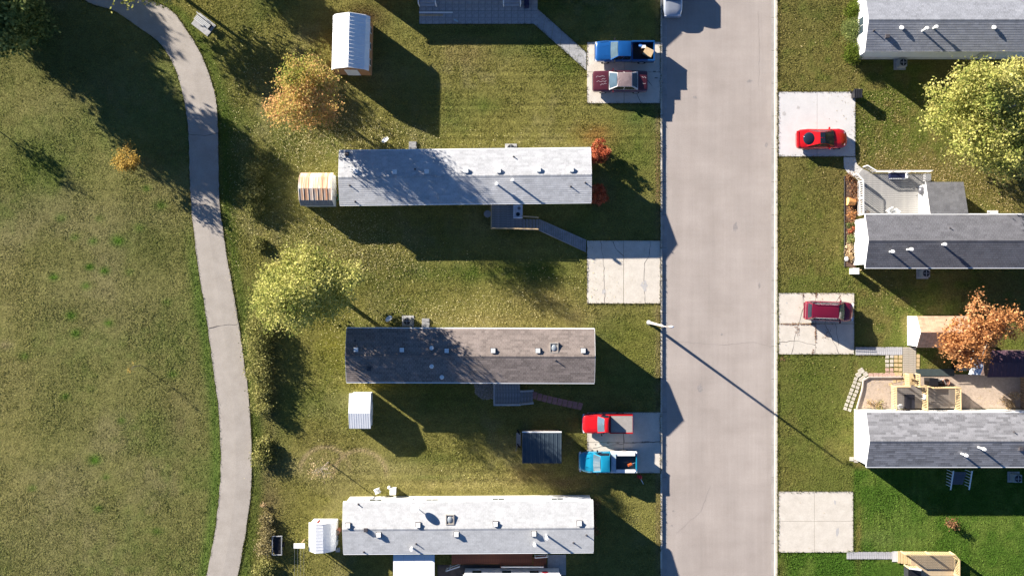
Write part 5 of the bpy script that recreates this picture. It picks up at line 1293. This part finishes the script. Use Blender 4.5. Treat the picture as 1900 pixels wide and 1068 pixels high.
# street lamp
t = thing('street_lamp', 'tall pale street lamp at the left kerb with a long shadow across the road', 'street lamp', G(1204, 598))
M_lamp = mat('lamp_pole', (.62, .55, .48), .5, .05, 3)
MB().cyl((0, 0, -.05), (0, 0, 7.2), .14, .08, 12).build('pole', M_lamp, t, smooth=True)
MB().tube([(0, 0, 7.15), (.25, -.05, 7.28), (.5, -.05, 7.3)], .04, 8).build('arm', M_lamp, t)
MB().dome((.66, -.05, 7.28), .24, .1, .08, 12, 4, True).build('lamp_head', M_trim, t, smooth=True)
MB().dome((.68, -.05, 7.22), .14, .08, -.06, 12, 3).build('lens', M_conc2, t, smooth=True)
MB().cyl((0, 0, -.04), (0, 0, .12), .24, .2, 14).build('base', M_conc3, t)
for i, (x, y) in enumerate(((1228.5, 112), (1234, 470), (1232, 888))):
    pass

# ------------------------------------------------ vehicles (x forward)
def paint(name, col, metal=.25): return mat(name, col, .28, .03, 2, metal=metal, spec=.5, coat=.8)
M_wind = mat('car_glass', (.012, .018, .028), .05, .1, 1, spec=.5)
M_winl = mat('car_windscreen', (.07, .11, .14), .06, .15, 1, spec=1.0)
M_chrome = mat('chrome', (.65, .65, .67), .15, .05, 3, metal=.9)
M_lampw = mat('headlamp', (.7, .72, .75), .1, .05, 3, spec=.8)
M_lampr = mat('tail_lamp', (.4, .02, .02), .2, .05, 3, spec=.8)
def ring(x, w, zb, zs, zt, cr):
    p = [(-w*.88, zb), (-w*.985, zb+.12), (-w, (zb+zs)/2), (-w*.985, zs), (-w*.90, zt-.02), (-w*.78, zt+cr*.5), (-w*.4, zt+cr*.9), (0, zt+cr)]
    full = p+[(-a, b) for a, b in p[-2::-1]]
    return [(x, a, b) for a, b in full]
def loft(stations):
    mb = MB(); rs = [ring(*s) for s in stations]; n = len(rs[0]); vs = [v for r_ in rs for v in r_]; fs = []
    for j in range(len(rs)-1):
        for i in range(n): a = j*n+i; b = j*n+(i+1) % n; fs.append((a, a+n, b+n, b))
    fs += [tuple(range(n)), tuple(range(len(vs)-1, len(vs)-n-1, -1))]
    return mb.add(vs, fs)
def bilin(q, u, v):
    a, b, c_, d = q
    return a.lerp(b, u).lerp(d.lerp(c_, u), v)
def panel(q, u0, u1, v0, v1, off, crown=0.0, n=4):
    q = [Vector(p) for p in q]; nn = (q[1]-q[0]).cross(q[3]-q[0]).normalized()
    vs = []; fs = []
    for j in range(n+1):
        for i in range(n+1):
            u = u0+(u1-u0)*i/n; v = v0+(v1-v0)*j/n
            vs.append(bilin(q, u, v)+nn*(off+crown*4*(u-u0)*(u1-u)/((u1-u0)**2)))
    for j in range(n):
        for i in range(n): a = j*(n+1)+i; fs.append((a, a+1, a+n+2, a+n+1))
    return MB().add(vs, fs)
def wheels(t, xf, xr, w, r_=.34):
    for x in (xf, xr):
        for s in (-1, 1):
            y0_ = s*(w-.2); y1_ = s*(w-.01)
            o = MB().cyl((x, y0_, r_), (x, y1_, r_), r_, r_, 18).build('wheel', M_tyre, t, smooth=True)
            MB().cyl((x, y1_, r_), (x, y1_+s*.008, r_), r_*.6, r_*.55, 14).build('rim', M_rim, o)
def cab(t, x0, x1, w, zb, zt, sf, sr, si, pm, split=(.5,), roofm=None, body_frame=None, wsm=None, rear=True, side_rows=True, rmat=None):
    """greenhouse: x0 rear, x1 front at belt height"""
    B = [Vector((x1, -w, zb)), Vector((x1, w, zb)), Vector((x0, w, zb)), Vector((x0, -w, zb))]
    T = [Vector((x1-sf, -w+si, zt)), Vector((x1-sf, w-si, zt)), Vector((x0+sr, w-si, zt)), Vector((x0+sr, -w+si, zt))]
    mb = MB().add(B+T, [(3, 2, 1, 0), (0, 1, 5, 4), (1, 2, 6, 5), (2, 3, 7, 6), (3, 0, 4, 7)])
    mb.build('pillars', body_frame or pm, t)
    q = [T[3], T[0], T[1], T[2]]
    vs = []; fs = []; n = 6
    for j in range(n+1):
        for i in range(n+1):
            u, v = i/n, j/n; p = bilin(q, u, v); e = (4*u*(1-u))**.5*(4*v*(1-v))**.5
            vs.append(p+Vector((0, 0, .005+.055*e)))
    for j in range(n):
        for i in range(n): a = j*(n+1)+i; fs.append((a, a+1, a+n+2, a+n+1))
    MB().add(vs, fs).build('roof', roofm or pm, t, smooth=40)
    panel([B[0], B[1], T[1], T[0]], .05, .95, .04, .95, .006, .05).build('windscreen', wsm or M_winl, t, smooth=60)
    if rear: panel([B[2], B[3], T[3], T[2]], .07, .93, .1, .92, .006, .03).build('rear_window', M_wind, t, smooth=60)
    sp = [0.03]+list(split)+[.97]
    for k in range(len(sp)-1):
        a0, a1 = sp[k]+.015, sp[k+1]-.015
        panel([B[1], B[2], T[2], T[1]], a0, a1, .08, .9, .006).build('side_window', M_wind, t)
        panel([B[3], B[0], T[0], T[3]], 1-a1, 1-a0, .08, .9, .006).build('side_window', M_wind, t)
def lights(t, xf, xr, w, z=.72):
    for s in (-1, 1):
        MB().box(xf-.12, s*w*.78-.16, z-.08, xf+.015, s*w*.78+.16, z+.06).build('headlight', M_lampw, t)
        MB().box(xr-.015, s*w*.82-.12, z-.1, xr+.1, s*w*.82+.12, z+.1).build('tail_light', M_lampr, t)
def mirrors(t, x, w, z, m):
    for s in (-1, 1): MB().box(x-.07, s*(w+.12)-.1, z, x+.05, s*(w+.12)+.1, z+.16).build('mirror', m, t)
def pickup(label, px, py, L, W, pm, cabx, cabm=None, bedm=None, rz=math.pi, railm=None, toolbox=None, flare=0, nose_round=.12, bedlen=None, roofm=None):
    t = thing('pickup_truck', label, 'pickup truck', G(px, py, .8), rz, z=.03 if True else 0)
    hl, hw = L/2, W/2; x0, x1 = cabx     # rear, front of the cab
    st = [(hl-nose_round*2.2*(1-math.cos(q)), hw*(.60+.36*math.sin(q)), .42-.07*math.sin(q), .66+.26*math.sin(q), .80+.18*math.sin(q), .01+.03*math.sin(q)) for q in (.12, .35, .65, .95, 1.3)]+[(min(hl-.45, hl-nose_round*2.2), hw*.97, .34, .95, 1.0, .045), (hl-.9, hw*(1+flare), .34, .98, 1.04, .05), (x1+.15, hw*.98, .34, 1.02, 1.09, .04), (x1-.1, hw*.97, .34, 1.04, 1.12, .03), (x0-.02, hw*.97, .34, 1.04, 1.12, .02)]
    loft(st[::-1]).build('body', pm, t, smooth=38)
    cab(t, x0, x1, hw*.9, 1.11, 1.78, .62, .12, .17, pm, (.52,) if x1-x0 > 1.9 else (), roofm=roofm)
    bx0, bx1 = -hl+.06, x0-.05
    MB().box(bx0, -hw*.97, .45, bx1, hw*.97, .62).build('bed_floor', bedm or pm, t)
    MB().box(bx0+.05, -hw*.82, .622, bx1-.05, hw*.82, .66).build('bed_liner', bedm or M_dark, t)
    for s in (-1, 1):
        a_, b_ = (hw*.84, hw*.97) if s > 0 else (-hw*.97, -hw*.84)
        MB().box(bx0, a_, .622, bx1, b_, 1.14).build('bed_side', railm or pm, t)
    MB().box(bx0, -hw*.838, .622, bx0+.09, hw*.838, 1.12).build('tailgate', pm, t)
    MB().box(bx1-.09, -hw*.838, .662, bx1, hw*.838, 1.13).build('bed_front', pm, t)
    lights(t, hl-.03, -hl+.06, hw); mirrors(t, x1-.35, hw*.95, 1.12, M_black)
    MB().box(hl-.12, -hw*.82, .38, hl+.05, hw*.82, .56).build('bumper', M_chrome, t); MB().box(-hl-.06, -hw*.88, .42, -hl+.05, hw*.88, .58).build('bumper', M_chrome, t)
    wheels(t, hl-.95, -hl+1.15, hw, .38)
    for (xa, ya_, xb_, yb_) in ((x1+.17, -hw*.86, x1+.17, hw*.86), (hl-.42, -hw*.84, x1+.17, -hw*.86), (hl-.42, hw*.84, x1+.17, hw*.86)):
        MB().cyl((xa, ya_, 1.045 if xa > hl-.6 else 1.085), (xb_, yb_, 1.085), .014, .014, 5).build('panel_gap', M_black, t)
    for s in (-1, 1):
        MB().cyl((x1-.02, s*.12, 1.15), (x1-.12, s*(hw*.62), 1.2), .014, .012, 5).build('wiper', M_black, t)
        for xd in ((x0+x1)/2-.1,): MB().box(xd, s*hw*.965-.03, .96, xd+.14, s*hw*.965+.035, .99).build('door_handle', M_black, t)
    # hood creases and wipers
    for s in (-1, 1): MB().cyl((hl-.5, s*hw*.38, 1.035), (x1+.2, s*hw*.5, 1.115), .018, .018, 5).build('hood_crease', pm, t)
    return t
pb_ = paint('blue_paint', (.008, .075, .25)); pr_ = paint('red_paint', (.52, .008, .010), .1); pt_ = paint('teal_paint', (.01, .26, .42)); pm_ = paint('maroon_paint', (.085, .018, .026)); pv_ = paint('wine_paint', (.16, .008, .028)); ps_ = paint('silver_paint', (.42, .45, .5), .5)
t = pickup('deep blue extended-cab pickup with boxes in its bed', 1159.5, 96, 5.45, 1.9, pb_, (-.55, 1.35), bedm=M_black)
MB().box(-.42, -.35, 0, .42, .35, .35).build('cardboard_box', M_wood_tan, label='tan carton in the bed of the blue pickup', cat='box').location = (*G(1203, 97, 1.0), .72)
bpy.data.objects['cardboard_box'].rotation_euler.z = R(-25)
MB().box(-.2, -.15, 0, .2, .15, .3).build('cooler_box', M_steel_w, label='small white-and-blue carton in the bed of the blue pickup', cat='box').location = (*G(1194, 86, 1.0), .72)
MB().cyl((0, 0, 0), (0, 0, .32), .15, .15, 12).build('bucket', mat('blue_bucket', (.1, .25, .6), .5), label='blue bucket in the bed of the blue pickup', cat='bucket').location = (*G(1188, 84, 1.0), .72)
t = pickup('bright red pickup with an open pale bed on the lower left driveway', 1128, 785, 4.6, 1.8, pr_, (-.1, 1.0), bedm=mat('pale_bed', (.38, .37, .35), .7, .1, 3), nose_round=.14)
MB().box(-2.2, -.76, 1.0, -.2, .76, 1.13).build('bed_cover', mat('pale_cover', (.30, .275, .25), .8, .1, 3, fine=.06), t)
t = pickup('teal blue pickup with white bed side boxes and rounded nose', 1128.5, 856, 5.3, 1.95, pt_, (-.15, 1.4), bedm=mat('blue_black_bed', (.03, .05, .07), .6), railm=M_steel_w, nose_round=.36, flare=.01)
MB().box(-.65, -.82, 1.15, -.22, .82, 1.26).build('tool_chest', mat('light_blue_box', (.4, .5, .56), .5), t)
MB().box(-2.4, .62, 1.142, -.68, .92, 1.2).build('side_box', M_steel_w, t); MB().box(-2.4, -.92, 1.142, -.68, -.62, 1.2).build('side_box', M_steel_w, t)
t = thing('chainsaw', 'orange-red chainsaw lying in the bed of the teal pickup', 'chainsaw', G(1169, 862, 1.0), R(20), z=.72)
MB().box(-.2, -.1, 0, .2, .1, .2).build('engine', mat('saw_orange', (.6, .12, .03), .5), t); MB().box(.202, -.02, .03, .75, .02, .12).build('guide_bar', M_galv, t); MB().tube([(-.15, .0, .2), (-.05, 0, .3), (.12, 0, .2)], .02).build('handle', M_black, t)

def sedan(label, px, py, L, W, pm, kind, rz, frame=None, roofm=None):
    t = thing(kind.get('name', 'parked_car'), label, kind.get('cat', 'car'), G(px, py, .7), rz, z=kind.get('z', .03))
    hl, hw = L/2, W/2
    loft([(x*hl, w*hw, zb, zs, zt, cr) for (x, w, zb, zs, zt, cr) in kind['st']]).build('body', pm, t, smooth=38)
    c_ = kind['cab']; cab(t, c_[0]*hl, c_[1]*hl, c_[2]*hw, c_[3], c_[4], c_[5], c_[6], c_[7], pm, kind.get('split', (.5,)), roofm=roofm, body_frame=frame)
    xc = c_[1]*hl+.06
    MB().cyl((xc, -hw*.8, c_[3]+.0), (xc, hw*.8, c_[3]+.0), .014, .014, 5).build('panel_gap', M_black, t)
    for s in (-1, 1): MB().cyl((c_[1]*hl-.02, s*.1, c_[3]+.05), (c_[1]*hl-.12, s*(hw*.55), c_[3]+.1), .014, .012, 5).build('wiper', M_black, t)
    MB().box(-hl-.04, -hw*.8, .36, -hl+.1, hw*.8, .52).build('bumper', kind.get('bump', pm), t); MB().box(hl-.1, -hw*.8, .34, hl+.04, hw*.8, .5).build('bumper', kind.get('bump', pm), t)
    lights(t, hl*.985, -hl*.985, hw*kind.get('lw', .9), kind.get('lz', .62)); mirrors(t, c_[1]*hl-.35, hw*.93, c_[3]-.02, pm)
    wheels(t, hl*.62, -hl*.6, hw, .32)
    return t
box_st = [(-1, .86, .38, .7, .84, .01), (-.985, .95, .32, .8, .90, .015), (-.93, .985, .28, .84, .94, .02), (-.6, 1, .28, .86, .965, .02), (-.3, 1, .28, .87, .98, .02), (.3, 1, .28, .87, .98, .02), (.6, 1, .28, .85, .95, .025), (.93, .98, .28, .8, .90, .02), (.985, .94, .32, .76, .86, .01), (1, .86, .38, .66, .8, .01)]
t = sedan('boxy maroon sedan with peeling paint below the blue pickup', 1150.5, 151.5, 5.0, 1.92, pm_, dict(st=box_st, cab=(-.64, .42, .86, .985, 1.42, .72, .62, .2), split=(.5,), bump=M_chrome), math.pi, frame=mat('pale_pillar', (.55, .52, .5), .5), roofm=mat('faded_roof', (.20, .15, .15), .6, .2, 3))
hl = 2.5
pe = mat('peeled_clearcoat', (.4, .37, .39), .7)
def squig(t, pts, w, z):
    vs = []; fs = []
    for i, (x, y) in enumerate(pts):
        a = pts[min(i+1, len(pts)-1)]; b = pts[max(i-1, 0)]; d = Vector((a[0]-b[0], a[1]-b[1])).normalized(); nn = (-d.y*w, d.x*w); vs += [(x+nn[0], y+nn[1], z(x)), (x-nn[0], y-nn[1], z(x))]
        if i: fs.append((2*i-2, 2*i-1, 2*i+1, 2*i))
    MB().add(vs, fs).build('peeled_paint', pe, t)
hz = lambda x: 1.012 if abs(x) < 1.6 else .992
for pts, zz_ in (([(1.85,.42),(1.7,.3),(1.55,.34),(1.42,.24),(1.3,.3)],1.014),([(2.2,.1),(2.0,.02),(1.85,.12),(1.6,.04),(1.42,.1),(1.3,.0)],1.012),([(2.25,-.3),(2.1,-.42),(1.9,-.36),(1.65,-.44),(1.45,-.38)],1.012),([(1.75,-.1),(1.6,-.2),(1.5,-.12),(1.4,-.2)],1.014),
    ([(-1.95,-.4),(-2.1,-.28),(-2.22,-.36),(-2.35,-.22)],.993),([(-2.0,.2),(-2.15,.3),(-2.3,.24)],.993),([(.35,.42),(.22,.3),(.3,.16),(.12,.08)],1.492),([(.3,-.1),(.18,-.2),(.26,-.32)],1.492)):
    squig(t, pts, .013, lambda x, q=zz_: q)
for zz, x in ((.99, 1.2),): pass
t = sedan('silver car parked at the left kerb at the very top edge', 1249, -18, 4.7, 1.75, ps_, dict(st=[(-1, .7, .38, .62, .78, .02), (-.97, .88, .32, .78, .88, .03), (-.8, .97, .28, .84, .95, .04), (-.3, 1, .28, .88, 1.0, .03), (.3, 1, .28, .88, .98, .03), (.75, .97, .28, .8, .9, .05), (.94, .87, .3, .72, .8, .03), (1, .66, .38, .6, .7, .02)], cab=(-.9, .42, .86, .98, 1.62, .7, .4, .2), z=-.145), R(-90))
# sports car
sp_st = [(-1, .62, .36, .6, .78, .02), (-.97, .82, .3, .72, .84, .03), (-.88, .94, .26, .8, .88, .04), (-.6, 1, .25, .82, .9, .05), (-.2, .97, .25, .78, .88, .04), (.15, .96, .25, .76, .86, .04), (.45, .98, .25, .74, .8, .06), (.66, .97, .25, .69, .74, .07), (.78, .92, .26, .64, .68, .06), (.87, .83, .26, .58, .62, .05), (.93, .70, .27, .53, .57, .04), (.97, .54, .3, .49, .53, .03), (.99, .38, .33, .46, .50, .02), (1, .2, .36, .44, .47, .01)]
t = thing('sports_car', 'shiny red sports coupe with dark glass roof panels on the pale driveway', 'car', G(1525, 258, .6), R(1), z=.03)
hl, hw = 2.36, .92
loft([(x*hl, w*hw, a, b, c_, d) for x, w, a, b, c_, d in sp_st]).build('body', pr_, t, smooth=50)
cab(t, -.68*hl, .42*hl, hw*.8, .9, 1.22, .95, 1.05, .2, pr_, (.55,), wsm=M_wind, rear=False)
# hatch glass, roof panels
MB().dome((-1.2, 0, .91), .66, .62, .25, 22, 6).build('rear_window', M_wind, t, smooth=True)
for s in (-1, 1):
    MB().box(-.40, .02 if s > 0 else -.50, 1.262, .05, .50 if s > 0 else -.02, 1.29).build('roof_panel', M_wind, t)
MB().box(-2.42, -.72, .86, -2.2, .72, .93).build('spoiler', pr_, t)
lights(t, hl*.86, -hl*.985, hw*.62, .6); mirrors(t, .55, hw*.86, .9, pr_); wheels(t, 1.45, -1.4, hw, .32)
MB().tube([(.2, -.4, 1.0), (1.6, -.35, .86), (2.1, -.15, .68)], .01, 4).build('hood_crease', pr_, t)
# SUV
suv_st = [(-1, .78, .42, .75, .95, .02), (-.97, .92, .36, .9, 1.0, .02), (-.8, .98, .32, .95, 1.05, .02), (-.3, 1, .32, .97, 1.06, .02), (.3, 1, .32, .97, 1.05, .02), (.5, .99, .32, .94, 1.02, .05), (.75, .96, .32, .88, .97, .06), (.9, .88, .34, .8, .88, .05), (.97, .74, .36, .72, .8, .03), (1, .58, .42, .62, .7, .02)]
t = sedan('wine-red people carrier with roof bars on the cracked driveway', 1538, 577, 4.4, 1.82, pv_, dict(st=suv_st, cab=(-.95, .56, .89, 1.06, 1.68, .72, .2, .17), split=(.35, .68), lz=.8, cat='car', name='people_carrier'), R(-2))
for s in (-1, 1): MB().tube([(-1.7, s*.62, 1.74), (-1.6, s*.62, 1.79), (.3, s*.62, 1.79), (.4, s*.62, 1.74)], .022, 6).build('roof_bar', M_chrome, t)
for i in range(9):
    y = -.44+i*.11;
